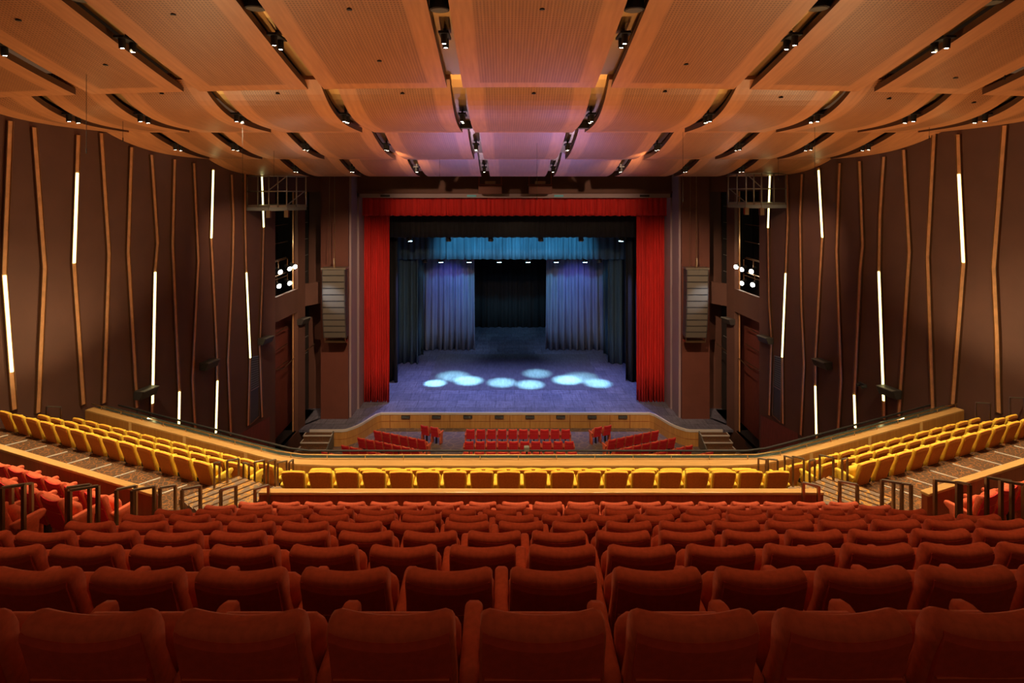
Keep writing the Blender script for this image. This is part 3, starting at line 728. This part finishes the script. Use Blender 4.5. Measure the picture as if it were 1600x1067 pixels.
HR = [(1312,752,1339.5,757,10.3,10.1,.9),(1378,750,1409,755,9.9,9.7,1.0),(1396,753,1423.5,757,10.3,10.1,.9),(1461,750,1501,755,9.1,8.9,1.15),(1496,753,1515,757,8.9,8.7,1.1),(1542,746,1581,752,8.6,8.4,1.15),(1564,751,1600,757,8.2,8.0,1.15),(1255,754,1279,759,10.42,10.3,.75)]
for i, h in enumerate(HL): hoop(*h, 'bronze hoop handrail, left aisle, behind the red seats, %s from the left' % ordn[i])
for i, h in enumerate(HR): hoop(*h, 'bronze hoop handrail, right aisle, behind the red seats, %s going outward' % ordn[i])
UL = [(335,723,343,722,12.0,12.3,.62),(355,720,373,717,12.3,12.6,.66),(380.5,723,389,725,12.8,12.6,.62),(398,722,413,719,12.7,13.0,.66),(419,721,430,718,12.6,12.9,.66),(434,723,448,720,13.6,13.9,.7),(452,722,458,718,14.0,14.3,.7)]
UR = [(1226,712,1239,716,13.0,12.7,.66),(1239,713,1256,717,12.9,12.6,.66),(1265,720,1273,718,12.6,12.9,.62),(1281,711,1302,715,12.6,12.3,.7),(1316,718,1324,716,12.1,12.4,.62),(1200,717,1215,719,14.2,14.0,.7),(1185,716,1197,718,14.3,14.1,.7)]
for i, h in enumerate(UL): hoop(*h, 'slim hoop handrail among yellow seats, left stair aisle, %s from outside' % ordn[i], .035)
for i, h in enumerate(UR): hoop(*h, 'slim hoop handrail among yellow seats, right stair aisle, %s in line' % ordn[i], .035)
for i, (x0, y0, x1, y1, Y) in enumerate(((22,627,42,628,16.9),(73,635,95,636,17.2),(1525,629,1547,630,17.0),(1578,621,1600,622,16.6))):
    hoop(x0, y0, x1, y1, Y, Y+.1, .7, 'slim hoop handrail by the plum side wall, %s' % ('left wall, outer one', 'left wall, inner one', 'right wall, inner one', 'right wall, outer one')[i], .035)

# ------------------------------------------------------------------ timber ceiling
ROWS = [ # Y start, Y end, height end, rise, power, trough centres, hall edge
    (7.4, 15.2, 2.70, 2.05, 1.1, [1.95, 5.62, 8.9, 11.75], 14.95, .0013, 1),
    (14.95, 19.5, 1.95, .92, 4.0, [1.86, 5.25, 8.34, 11.1, 13.15], 14.3, 0, .5),
    (19.3, 24.3, 1.30, .98, 2.1, [1.70, 5.03, 8.03, 10.65, 12.78], 13.3, 0, .66),
    (24.1, 28.6, .68, .88, 2.0, [1.56, 4.62, 7.55, 10.1], 12.5, 0, .7)]
rowlab = ['ceiling row nearest the seats', 'second ceiling row', 'third ceiling row', 'ceiling row nearest the stage']
def prof(row, Y):
    y0, y1, he, D, p = row[:5]; t = max(0, min(1, (Y-y0)/(y1-y0))); return CZ+he+D*(1-t)**p
TH = .16; GAP = .21
def ceil_panel(row, xa, xb, label, wall=0):
    y0, y1 = row[0], row[1]; ny = 20; v = []; uv = []; ue = []
    s = 0; ss = [0]; Ys = [y0+(y1-y0)*i/ny for i in range(ny+1)]
    for i in range(ny): s += math.hypot(Ys[i+1]-Ys[i], prof(row, Ys[i+1])-prof(row, Ys[i])); ss.append(s)
    def xlim(x, Y): 
        lim = XW(Y)-.005
        return max(-lim, min(lim, x))
    nx = 8
    for lay in (0, 1):
        for i, Y in enumerate(Ys):
            a_, b_ = xlim(xa, Y), xlim(xb, Y)
            for j in range(nx+1):
                x = a_+(b_-a_)*j/nx
                zc = prof(row, Y)+lay*TH-row[7]*x*x
                if wall:
                    q = (x-a_)/(b_-a_) if wall > 0 else (b_-x)/(b_-a_)
                    t_ = max(0, min(1, (Y-row[0])/(row[1]-row[0]))); zc += q*(row[3]*row[8]*(1-t_)**max(row[4], 3.2 if row[8] < 1 else 1)-(prof(row, Y)-CZ-row[2]))
                v.append((x, Y, zc)); uv.append((x, ss[i])); ue.append((min(x-a_, b_-x), s-ss[i]))
    W = nx+1; N = W*(ny+1); f = []
    for i in range(ny):
        for j in range(nx):
            a = i*W+j; f.append((a, a+W, a+W+1, a+1)); f.append((N+a, N+a+1, N+a+W+1, N+a+W))
    for i in range(ny):
        for j, fl in ((0, 0), (nx, 1)):
            a = i*W+j; q = (a, N+a, N+a+W, a+W); f.append(q if not fl else q[::-1])
    for j in range(nx):
        a = j; f.append((a, a+1, N+a+1, N+a)); a = ny*W+j; f.append((a, N+a, N+a+1, a+1))
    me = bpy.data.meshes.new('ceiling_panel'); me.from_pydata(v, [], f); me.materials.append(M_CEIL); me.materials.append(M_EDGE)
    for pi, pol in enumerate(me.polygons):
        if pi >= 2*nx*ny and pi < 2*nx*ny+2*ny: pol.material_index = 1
    l1 = me.uv_layers.new(name='metres'); l2 = me.uv_layers.new(name='edges')
    for lp in me.loops:
        l1.data[lp.index].uv = uv[lp.vertex_index]; l2.data[lp.index].uv = ue[lp.vertex_index]
    o = bpy.data.objects.new('ceiling_panel', me); C.objects.link(o)
    return tag(o, label, 'ceiling panel', 'perforated timber ceiling panels')
colname = ['beside the central panel', 'two columns from the central panel', 'three columns out', 'four columns out', 'touching the side wall']
def track_light(x, Y, z, label, tilt=.25):
    r = thing('track_light', (x, Y, z), label, 'spotlight', 'twin spotlights in the ceiling troughs')
    q = MB(); q.box(x-.11, x+.11, Y-.30, Y+.30, z-.05, z); q.build('gear_box', M_BLK, r)
    q = MB(); q.box(x-.03, x+.03, Y-.03, Y+.03, z, z+.12); q.build('stem', M_BLK, r)
    for k in (-1, 1):
        c = Vector((x, Y+k*.18, z-.05)); d = Vector((0, .12, -.99))
        q = MB(); q.tube([c, c+d*.20], .07, 12); h = q.build('lamp_head', M_BLK, r)
        q = MB(); q.tube([c+d*.195, c+d*.205], .038, 12); sub(q, 'lens', M_LENS, h, r)
FIX = [12.6, 16.7, 21.4, 26.1]
for ri, row in enumerate(ROWS):
    T = row[5]; edges = [-e for e in T[::-1]]+T
    cols = list(zip([-row[6]-3]+edges, edges+[row[6]+3]))
    mid = len(cols)//2
    for ci, (a, c) in enumerate(cols):
        k = abs(ci-mid); side = '' if k == 0 else (', left of centre' if ci < mid else ', right of centre')
        last = ci in (0, len(cols)-1)
        pos = 'the central one' if k == 0 else (colname[4] if last else colname[k-1])+side
        xa = a+GAP if ci else -XW(row[1])-5; xb = c-GAP if ci < len(cols)-1 else XW(row[1])+5
        ceil_panel(row, xa, xb, 'perforated timber panel in the %s, %s' % (rowlab[ri], pos), wall=(0 if not last else (1 if ci else -1)))
    for ti, e in enumerate(edges):
        k = (len(T)-1-ti) if e < 0 else ti-len(T); sd = 'left' if e < 0 else 'right'
        b = MB(); ny = 16; y0, y1 = row[0], row[1]-.25
        for i in range(ny):
            Y0 = y0+(y1-y0)*i/ny; Y1 = y0+(y1-y0)*(i+1)/ny; z0, z1 = prof(row, Y0)+TH+.10-row[7]*e*e, prof(row, Y1)+TH+.10-row[7]*e*e
            c4 = 0
            if abs(e) > XW(Y1)-.3: continue
            b.prism([(e-.24, Y0+c4), (e+.24, Y0+c4), (e+.24, Y1+c4), (e-.24, Y1+c4)], [z0, z0, z1, z1], [z0+.02, z0+.02, z1+.02, z1+.02])
        if b.v: tag(b.build('ceiling_trough', M_BRASS, smooth=False), 'shiny brass-lined gap between panels in the %s, %s %s of centre' % (rowlab[ri], ordn[k], sd), 'ceiling trough', 'brass-lined ceiling troughs')
        Yf = FIX[ri]
        if abs(e) < XW(Yf)-.4:
            track_light(e, Yf, prof(row, Yf+.3)+TH+.02-row[7]*e*e, 'black twin spotlight in the %s, %s gap %s of centre' % (rowlab[ri], ordn[k], sd))
# round loudspeakers in the troughs
for (x, ri, Y, lab) in ((-1.95,0,11.55,'left of centre, nearest row, inner'),(1.95,0,11.55,'right of centre, nearest row, inner'),(-5.62,0,11.5,'left of centre, nearest row, outer'),(5.62,0,11.5,'right of centre, nearest row, outer'),(-1.86,1,18.4,'left of centre, second row'),(1.86,1,18.4,'right of centre, second row'),(8.9,0,11.3,'far out on the right, nearest row'),(-8.9,0,11.2,'far out on the left, nearest row')):
    z = prof(ROWS[ri], Y)+.02
    r = thing('ceiling_speaker', (x, Y, z+.25), 'round black ceiling loudspeaker in a trough, %s' % lab, 'loudspeaker', 'round trough loudspeakers')
    q = MB(); q.tube([(x, Y, z+.22), (x, Y, z)], .20, 20); q.build('housing', M_BLK, r, smooth=False)
    q = MB(); q.tube([(x, Y, z), (x, Y, z-.012)], .17, 20); q.build('grille', M_GRILL, r)
for (px, py, Y, sd) in ((494,201,18.9,'left'),(1159,202,18.9,'right')):
    c = P(px, py, Y); r = thing('ceiling_speaker', (c.x, c.y, c.z), 'flat dark disc loudspeaker hanging by the second row edge, %s' % sd, 'loudspeaker')
    q = MB(); q.tube([(c.x, c.y, c.z+.05), (c.x, c.y, c.z-.04)], .20, 20); q.build('housing', M_BLK, r)
    q = MB(); q.tube([(c.x, c.y, c.z+.05), (c.x, c.y, c.z+.5)], .012, 6); q.build('stem', M_BLK, r)
# smoke detectors
dets = [(29,31,0),(271,22,0),(546,14,0),(593,95,0),(847,14,0),(1072,100,0),(165,101,0),(1493,121,0),(110,146,1),(253,146,1),(434,146,1),(629,146,1),(834,146,1),(1039,143,1),(1220,152,1),(1389,154,1),(1521,160,1)]
for i, (px, py, ri) in enumerate(dets):
    row = ROWS[ri]; best = None
    for k in range(400):
        Y = row[0]+(row[1]-row[0])*k/400; X = P(px, py, Y).x; z = P(px, py, Y).z
        if z > prof(row, Y)-row[7]*X*X: best = P(px, py, Y); break
    if best is None: continue
    q = MB(); q.tube([(best.x, best.y, best.z+.06), (best.x, best.y, best.z-.02)], .055, 10)
    tag(q.build('smoke_detector', M_BLK), 'tiny dark detector, %s, %s from the left' % (rowlab[ri], ordn[[j for j in sorted(range(len(dets)), key=lambda j: dets[j][0]) if dets[j][2] == ri].index(i)]), 'detector', 'ceiling detector buttons')
# hanging cables
for i, (px, y0, y1, Y) in enumerate(((135,30,232,14.0),(192,127,215,17),(379,130,278,17),(428,220,276,22),(1570,12,117,14),(1452,140,212,18),(1273,128,268,18),(1067,120,310,20),(839,130,308,21),(687,222,283,24),(1216,218,277,24))):
    a, c = P(px, y0, Y), P(px, y1, Y)
    q = MB(); q.tube([a, c], .006, 5)
    o = thing('hanging_cable', (c.x, c.y, c.z), 'thin dark cable hanging from the timber ceiling, %s from the left' % ordn[sorted([135,192,379,428,1570,1452,1273,1067,839,687,1216]).index(px)], 'cable', 'cables hanging from the ceiling')
    q.build('wire', M_BLK, o)
    q = MB(); q.tube([(c.x, c.y, c.z-.12), (c.x, c.y, c.z)], .014, 6); q.build('microphone', M_BLK, o)
# two wooden housings above the stage opening
for px in (766, 844):
    c = P(px, 291, 33.6); hw = .68
    r = thing('projector_housing', (c.x, c.y, c.z-.45), 'brown box housing hung over the stage opening, the %s one' % ('left' if px < 800 else 'right'), 'housing')
    q = MB(); q.box(c.x-hw, c.x+hw, 33.3, 34.0, c.z-.45, c.z+.05); q.build('lower_box', M_WALLR, r, bevel=.02)
    q = MB(); q.box(c.x-hw-.03, c.x+hw+.03, 33.4, 34.1, c.z+.05, c.z+.12).box(c.x-hw, c.x-hw+.06, 33.6, 33.66, c.z+.1, 19.6).box(c.x+hw-.06, c.x+hw, 33.6, 33.66, c.z+.1, 19.6); q.build('frame', M_WOODR, r)
    q = MB(); q.box(c.x-.3, c.x+.3, 33.38, 33.8, c.z+.14, c.z+.3); q.build('motor', M_IRON, r)
for px in (602, 737, 873, 1007):
    c = P(px, 306, 34.6); q = MB(); q.box(c.x-.28, c.x+.28, 34.55, 34.66, c.z-.06, c.z+.06)
    tag(q.build('head_vent', M_LBLUE if px in (737, 873) else M_BLK), '%s on the reveal above the valance, %s from the left' % ('pale blue strip' if px in (737, 873) else 'dark grille', ordn[(602,737,873,1007).index(px)]), 'vent')
for i, (px, py) in enumerate(((555, 452), (555, 535), (1052, 452), (1052, 535))):
    c = P(px, py, 34.6); r = thing('wall_box', (c.x, 34.7, c.z-.2), 'small grey wall box beside the stage opening, %s %s' % (('upper', 'lower')[i % 2], ('left', 'right')[i//2]), 'wall box')
    q = MB(); q.box(c.x-.1, c.x+.1, 34.6, 34.7, c.z-.25, c.z+.25); q.build('housing', M_GREY, r, bevel=.01)
    q = MB(); q.box(c.x-.07, c.x+.07, 34.59, 34.6, c.z-.2, c.z+.1); q.build('grille', M_BLK, r)

# ------------------------------------------------------------------ wall light strips
LS = [ # polyline (px,py), lit (y0,y1) ranges
 ([(14,189),(4,430),(20,640)],[(430,581)]), ([(51,199),(67.5,419),(57,645)],[]), ([(120,211),(113,411),(128,632)],[(270,411)]),
 ([(156,208),(168,397),(160,630)],[]), ([(203.5,230),(198,394),(212,637)],[]), ([(235,242),(244,380),(240,425),(235.5,648)],[(425,630)]),
 ([(271,249),(267.5,384),(278,610),(277,668)],[(612,664)]), ([(301,255),(308,407),(299,593),(303,670)],[]),
 ([(331,264),(328,372),(330,407),(337.5,556),(337.5,595),(335,680)],[(266,372),(595,676)]), ([(360,273),(363,340),(362,407),(354.5,563),(359,680)],[]),
 ([(381,272),(381,340),(383,426),(389,559),(386,665)],[(426,559)]), ([(407,272),(410,355),(408,441),(404,542),(408,652)],[(273,355)])]
RS = [ ([(1205,272),(1202,356),(1203.5,475),(1207,526),(1203.5,649)],[(273,356)]), ([(1231,272),(1233,340),(1229.5,427),(1224,558),(1225,662)],[(427,558)]),
 ([(1255,272),(1252,340),(1254,475),(1258,569.5),(1253,680)],[]), ([(1281,262),(1287,371),(1286,381),(1276,556),(1276,603),(1278,690)],[(266,371),(603,680)]),
 ([(1314,255),(1309,391),(1316,593),(1311.5,672)],[]), ([(1345,252),(1350,384),(1346,424),(1337,617),(1339,675)],[(617,668)]),
 ([(1383,245),(1377,340),(1375.6,424),(1383,626),(1383,655)],[(424,626)]), ([(1414,234),(1423,394),(1406.6,650)],[]),
 ([(1461.6,210),(1451.5,402),(1460,640)],[]), ([(1499,210),(1501,272),(1508,410),(1491,632)],[(272,410)]), ([(1572,196),(1555,418),(1560,522),(1563,645)],[])]
def interp(poly, y):
    for (x0, y0), (x1, y1) in zip(poly, poly[1:]):
        if y0 <= y <= y1: return x0+(x1-x0)*(y-y0)/(y1-y0)
    return poly[-1][0]
def strip(poly, lit, s, label):
    wd = .155
    root = wallpt(*poly[-1], s, .02)
    o = thing('wall_light_strip', root, label, 'wall light strip', 'bronze light strips on the side walls')
    tang = Vector((-.196*s, .98, 0))              # along the wall
    nin = Vector((-s, -.2, 0)).normalized()       # into the hall
    def ribbon(b, pts, w, d0, d1):
        for p, q in zip(pts, pts[1:]):
            a, c = tang*w/2, nin
            vs = [p-a+c*d0, p+a+c*d0, q+a+c*d0, q-a+c*d0, p-a+c*d1, p+a+c*d1, q+a+c*d1, q-a+c*d1]
            fs = [(0,1,2,3),(7,6,5,4),(0,4,5,1),(1,5,6,2),(2,6,7,3),(3,7,4,0)]
            b.add(vs, fs)
    pts = [wallpt(x, y, s) for x, y in poly]
    b = MB(); ribbon(b, pts, wd, 0.0, .05); b.build('channel', M_BRONZE, o)
    b = MB()
    for sg in (-1, 1): ribbon(b, [p+tang*sg*wd*.5 for p in pts], .02, 0, .075)
    b.build('edge_fin', M_IRON, o)
    for y0, y1 in lit:
        ys = sorted(set([y0, y1]+[y for _, y in poly if y0 < y < y1]))
        b = MB(); ribbon(b, [wallpt(interp(poly, y), y, s) for y in ys], .068, .052, .09); b.build('led_tube', M_LED, o)
for i, (pl, lit) in enumerate(LS): strip(pl, lit, -1, '%s bronze light strip on the left wall, counted from the stage side, %s' % (ordn[len(LS)-1-i], 'partly glowing' if lit else 'unlit'))
for i, (pl, lit) in enumerate(RS): strip(pl, lit, 1, '%s bronze light strip on the right wall, counted from the stage side, %s' % (ordn[i], 'partly glowing' if lit else 'unlit'))

# side wall loudspeakers
def wall_speaker(px, py, s, label, pos=None):
    c = pos or wallpt(px, py, s, .22); r = thing('wall_speaker', (c.x, c.y, c.z), label, 'loudspeaker', 'dark loudspeakers along the side walls')
    nin = Vector((-s*.96, -.25, 0)).normalized(); tang = Vector((-nin.y, nin.x, 0))
    def obx(b, hw, d0, d1, h0, h1, cut=0):
        vs = []
        for zz, e in ((h0, cut), (h1, 0)):
            for a, d in ((-hw, d0), (hw, d0), (hw, d1-e), (-hw, d1-e)):
                p = c+tang*a+nin*d; vs.append((p.x, p.y, c.z+zz))
        b.add(vs, [(0,3,2,1),(4,5,6,7),(0,1,5,4),(1,2,6,5),(2,3,7,6),(3,0,4,7)])
    q = MB(); obx(q, .36, -.18, .26, -.17, .15, .16); q.build('cabinet', M_SPK, r, bevel=.02)
    q = MB(); obx(q, .33, .10, .262, .12, .155, .0); q.build('top_plate', M_GREY, r)
    q = MB(); q.bar(c+Vector((0,0,-.02)), c-nin*.24+Vector((0,0,-.02)), .06); q.build('bracket', M_BLK, r)
for i, (px, py) in enumerate(((478,501),(415,531),(327,569),(228,613))):
    pos = Vector((-11.72, 31.75, P(0,501,31.75).z)) if i == 0 else None
    wall_speaker(px, py, -1, 'dark angled loudspeaker on the left wall, %s from the stage' % ordn[i], pos)
for i, (px, py) in enumerate(((1127,501),(1196,530),(1285,568),(1390,612))):
    pos = Vector((11.70, 31.75, P(0,501,31.75).z)) if i == 0 else None
    wall_speaker(px, py, 1, 'dark angled loudspeaker on the right wall, %s from the stage' % ordn[i], pos)
# emergency light on the right wall
c = wallpt(1348, 601, 1, .16); r = thing('emergency_light', c, 'small twin-headed emergency light on the right wall above the balcony rail', 'emergency light')
q = MB(); q.box(c.x-.06, c.x+.04, c.y-.2, c.y+.2, c.z-.05, c.z+.06); q.build('housing', M_SPK, r)
for k in (-1, 1):
    q = MB(); q.tube([(c.x-.05, c.y+k*.14, c.z-.02), (c.x-.14, c.y+k*.14, c.z-.06)], .06, 10); q.build('lamp_head', M_BLK, r)
# wall vents and stair openings
def wall_poly(name, pts, s, m, label, cat, d=.03, d0=0.0):
    nin = Vector((-s, -.2, 0)).normalized(); pp = [wallpt(x, y, s) for x, y in pts]; n = len(pp)
    b = MB(); b.add([p+nin*d0 for p in pp]+[p+nin*d for p in pp], [tuple(range(n)), tuple(range(2*n-1, n-1, -1))]+[(i, n+i, n+(i+1)%n, (i+1)%n) for i in range(n)])
    return b
for s, pts, fr in ((-1, [(391,558),(404,556),(404,650),(389,664)], 'left'), (1, [(1211,556),(1222,559),(1221,660),(1208,648)], 'right')):
    c = wallpt(*pts[0], s); r = thing('wall_grille_window', c, 'narrow dark louvred window low on the %s wall by the stage' % fr, 'window grille')
    wall_poly('', pts, s, M_VOID, '', '', .03).build('pane', M_SPK, r)
    q = MB(); nin = Vector((-s, -.2, 0)).normalized()
    pp = [wallpt(x, y, s)+nin*.03 for x, y in pts]
    for i in range(4): q.bar(pp[i], pp[(i+1) % 4], .05)
    for t in (.5,): q.bar(pp[0]+(pp[3]-pp[0])*t, pp[1]+(pp[2]-pp[1])*t, .05)
    q.build('frame', M_IRON, r)
    q = MB()
    for k in range(1, 14): 
        t = k/28; q.bar(pp[0]+(pp[3]-pp[0])*t, pp[1]+(pp[2]-pp[1])*t, .03)
    q.build('louvre', M_GREY, r)
for s, pts, fr in ((-1, [(376,677),(421,651),(421,720),(376,720)], 'left'), (1, [(1189,648),(1247,677),(1247,722),(1189,722)], 'right')):
    o = wall_poly('', pts, s, M_MAROON, '', '', .02).build('stair_panel', M_MAROON)
    tag(o, 'dark maroon sloping stair panel at the foot of the %s wall' % fr, 'stair panel')

# ------------------------------------------------------------------ slot louvres, inner panels and lamps
for s in (-1, 1):
    side = 'left' if s < 0 else 'right'
    def sx(x): return s*x
    for (y0, y1, xa, nm, xs) in ((28.95, 31.35, 12.5, 'wider', 1), (32.3, 33.1, 12.0, 'narrow', 2)):
        r = thing('wing_louvre', (sx(xa), y0, .9), 'set of thin horizontal battens inside the %s slot of the %s wall' % (nm, side), 'battens')
        q = MB()
        for k in range(12):
            z = 2.9+k*.93
            if z > 14.3: break
            if 7.3 < z < 8.7 or z < 4: continue
            q.bar((sx(xa), y0, z), (sx(xa-.05), y1, z), .05, .03)
        q.build('batten', M_GREY if nm == 'narrow' else M_IRON, r)
    # tall maroon door leaf closing the lower part of slot one
    q = MB(); q.box(*sorted((sx(12.75), sx(12.85))), 28.4, 34.4, .9, 7.5)
    tag(q.build('maroon_partition', M_MAROON), 'tall maroon panel deep inside the lower slot of the %s wall' % side, 'panel')
    # lit edge of the wall return, its light put in as an orange bar
    q = MB(); q.box(*sorted((sx(12.13), sx(12.19))), 31.36, 31.43, .9, 14.3)
    tag(q.build('lit_return_edge', M_BRONZE), 'slim orange-lit edge of the wall return in the wider slot of the %s wall' % side, 'post')
    # sagging cable across both lower slots
    zc = P(0, 595, 30).z
    q = MB(); q.tube([(sx(12.2), 28.95, 5.0), (sx(12.15), 30, 4.75), (sx(12.05), 31.3, 4.95)], .025, 6); tag(q.build('slot_cable', M_IRON), 'sagging cable across the lower wide slot of the %s wall' % side, 'cable')
    q = MB(); q.tube([(sx(11.9), 32.3, 4.95), (sx(11.5), 33.0, 5.25)], .025, 6); tag(q.build('slot_cable', M_IRON), 'short cable across the lower narrow slot of the %s wall' % side, 'cable')
    lampsp = ((438,425),(452.5,420),(461,416.7),(436,447),(452.5,442.5)) if s < 0 else ((1174,424),(1159,421),(1150,417),(1176,445),(1159,442.5))
    for i, (px, py) in enumerate(lampsp):
        g = (px-VX)/F                              # on the plane just inside the slot
        xl = 12.3 if i != 2 else (12.0 if s < 0 else 11.95)
        Y = (xl+CX0)/abs(g) if s < 0 else (xl-CX0)/abs(g)
        c = P(px, py, Y); row_ = 'upper' if i < 3 else 'lower'
        r = thing('slot_spotlight', (c.x, c.y, c.z), 'glaring white spotlight in the %s wall slot, %s row, %s from the hall side' % (side, row_, ordn[i if i < 3 else i-3]), 'spotlight', 'spotlights in the wall slots')
        d = Vector((-s*.62, -.62 if 0 else -.55, -.25)).normalized()
        q = MB(); q.tube([c-d*.45, c], .10, 12, .13); h = q.build('housing', M_BLK, r)
        q = MB(); q.tube([c, c+d*.02], .115, 14); sub(q, 'lens', M_LENS, h, r)
        q = MB(); q.tube([c-d*.25, c-d*.25+Vector((0,0,.45))], .025, 6); q.build('clamp', M_IRON, r)
    q = MB(); q.tube([(sx(12.55), 28.9, P(0,416,30).z+.3), (sx(12.55), 31.4, P(0,416,30).z+.3)], .03); tag(q.build('slot_pipe', M_IRON), 'upper pipe carrying spotlights in the %s wall slot' % side, 'pipe')
    q = MB(); q.tube([(sx(12.55), 28.9, P(0,442,30).z+.35), (sx(12.55), 31.4, P(0,442,30).z+.35)], .03); tag(q.build('slot_pipe', M_IRON), 'lower pipe carrying spotlights in the %s wall slot' % side, 'pipe')
    lamp('slot_beam', 'SPOT', (sx(11.9), 30, P(0,430,30).z), (s*2, 41, 1), 500, (.75, .85, 1.0), 26, .8, .15)
    lamp('slot_glow', 'POINT', (sx(12.6), 30, 11.2), None, 25, (.8, .75, .5), radius=.1)

# ------------------------------------------------------------------ line arrays
for s in (-1, 1):
    pxs = (503, 539) if s < 0 else (1073, 1107); Y = 31.9
    x0, x1 = P(pxs[0], 0, Y).x, P(pxs[1], 0, Y).x; zt = P(0, 421, Y).z
    r = thing('line_array', ((x0+x1)/2, Y, zt), 'tall curved stack of dark loudspeaker boxes hanging at the %s pillar' % ('left' if s < 0 else 'right'), 'line array')
    N = 11; z = zt; y = Y; tilt = .02
    for k in range(N):
        h = .355; tilt = .0+.0022*k*k
        dy = math.sin(tilt)*h; dz = math.cos(tilt)*h
        a = Vector((0, y, z)); c = a+Vector((0, dy, -dz)); nrm = Vector((0, dz/h, dy/h))*.55
        q = MB(); q.add([(x0, a.y, a.z), (x1, a.y, a.z), (x1, a.y+nrm.y, a.z+nrm.z), (x0, a.y+nrm.y, a.z+nrm.z), (x0, c.y, c.z+.02), (x1, c.y, c.z+.02), (x1, c.y+nrm.y, c.z+nrm.z+.02), (x0, c.y+nrm.y, c.z+nrm.z+.02)],
              [(0,1,2,3),(4,7,6,5),(0,4,5,1),(1,5,6,2),(2,6,7,3),(3,7,4,0)])
        bx = q.build('speaker_box', M_SPK, r)
        q = MB(); q.add([(x0+.05, a.y-.015, a.z-.03), (x1-.05, a.y-.015, a.z-.03), (x1-.05, c.y-.015, c.z+.05), (x0+.05, c.y-.015, c.z+.05), (x0+.05, a.y+.02, a.z-.03), (x1-.05, a.y+.02, a.z-.03), (x1-.05, c.y+.02, c.z+.05), (x0+.05, c.y+.02, c.z+.05)],
              [(0,3,2,1),(0,1,5,4),(1,2,6,5),(2,3,7,6),(3,0,4,7)])
        sub(q, 'grille', M_GRILL, bx, r)
        z = c.z; y = c.y
    q = MB(); q.box(x0-.05, x1+.05, Y-.05, Y+.6, zt+.0, zt+.09); q.build('top_frame', M_STEEL, r)
    q = MB(); q.box(x0+.05, x1-.05, y, y+.5, z-.25, z-.17).bar((x0+.06, y+.02, z), (x0+.06, y+.02, z-.2), .04).bar((x1-.06, y+.02, z), (x1-.06, y+.02, z-.2), .04); q.build('bottom_frame', M_IRON, r)
    xm = (x0+x1)/2
    q = MB(); q.tube([(xm, Y+.2, zt+.09), (xm, Y+.2, 19.6)], .02, 6).tube([(xm-.35, Y+.3, zt+.09), (xm-.25, Y+.3, 19.6)], .01, 5).tube([(xm, Y+.2, zt+.09), (xm, Y+.2, zt+.6)], .06, 8); q.build('hoist_chain', M_IRON, r)

# ------------------------------------------------------------------ lighting platforms on the side walls
for s in (-1, 1):
    r_px = [(386,325),(420,328),(448,325),(478,319)] if s < 0 else [(1228,320),(1190,324),(1166,321),(1138,316)]
    Ys = [26.6, 26.2, 26.6, 27.6]
    base = [P(x, y, Y) for (x, y), Y in zip(r_px, Ys)]
    zf = sum(p.z for p in base)/4; pl = [Vector((p.x, p.y, zf)) for p in base]
    r = thing('lighting_platform', (pl[1].x, pl[1].y, zf), 'railed steel lighting platform high on the %s wall under the ceiling' % ('left' if s < 0 else 'right'), 'platform')
    back = [Vector((s*12.1, 28.7, zf)), Vector((s*(XW(26.4)), 26.6, zf))]
    q = MB(); q.prism([(p.x, p.y) for p in pl]+[(back[0].x-s*.1, back[0].y), ], zf, zf+.12); q.build('deck', M_STEEL, r)
    q = MB()
    for a, c in zip(pl, pl[1:]): q.bar(a+Vector((0,0,-.06)), c+Vector((0,0,-.06)), .08, .16)
    q.build('edge_beam', M_GREY, r)
    H = 1.45
    pts = []
    for a, c in zip(pl, pl[1:]): pts += [a, (a+c)/2]
    pts.append(pl[-1])
    for p in pts:
        q = MB(); q.tube([p+Vector((0,0,-.25 if p in pl[1:3] else 0)), p+Vector((0,0,H))], .035, 8); q.build('post', M_STEEL, r, smooth=True)
    for hz in (.75, H):
        q = MB(); q.tube([p+Vector((0,0,hz)) for p in pts], .03, 8); q.build('rail_bar', M_STEEL, r, smooth=True)
    q = MB(); q.tube([pl[2]+Vector((0,0,.1)), pl[3]+Vector((0,0,.8))], .025, 6).tube([pl[1]+Vector((0,0,.8)), pl[2]+Vector((0,0,H))], .025, 6); q.build('brace', M_STEEL, r)
    for p in (pl[1], pl[2]):
        q = MB(); q.box(p.x-.09, p.x+.09, p.y-.09, p.y+.09, p.z-.45, p.z-.12); q.build('bracket_foot', M_IRON, r)
    for j, p in enumerate((pl[1], pl[2])):
        pass
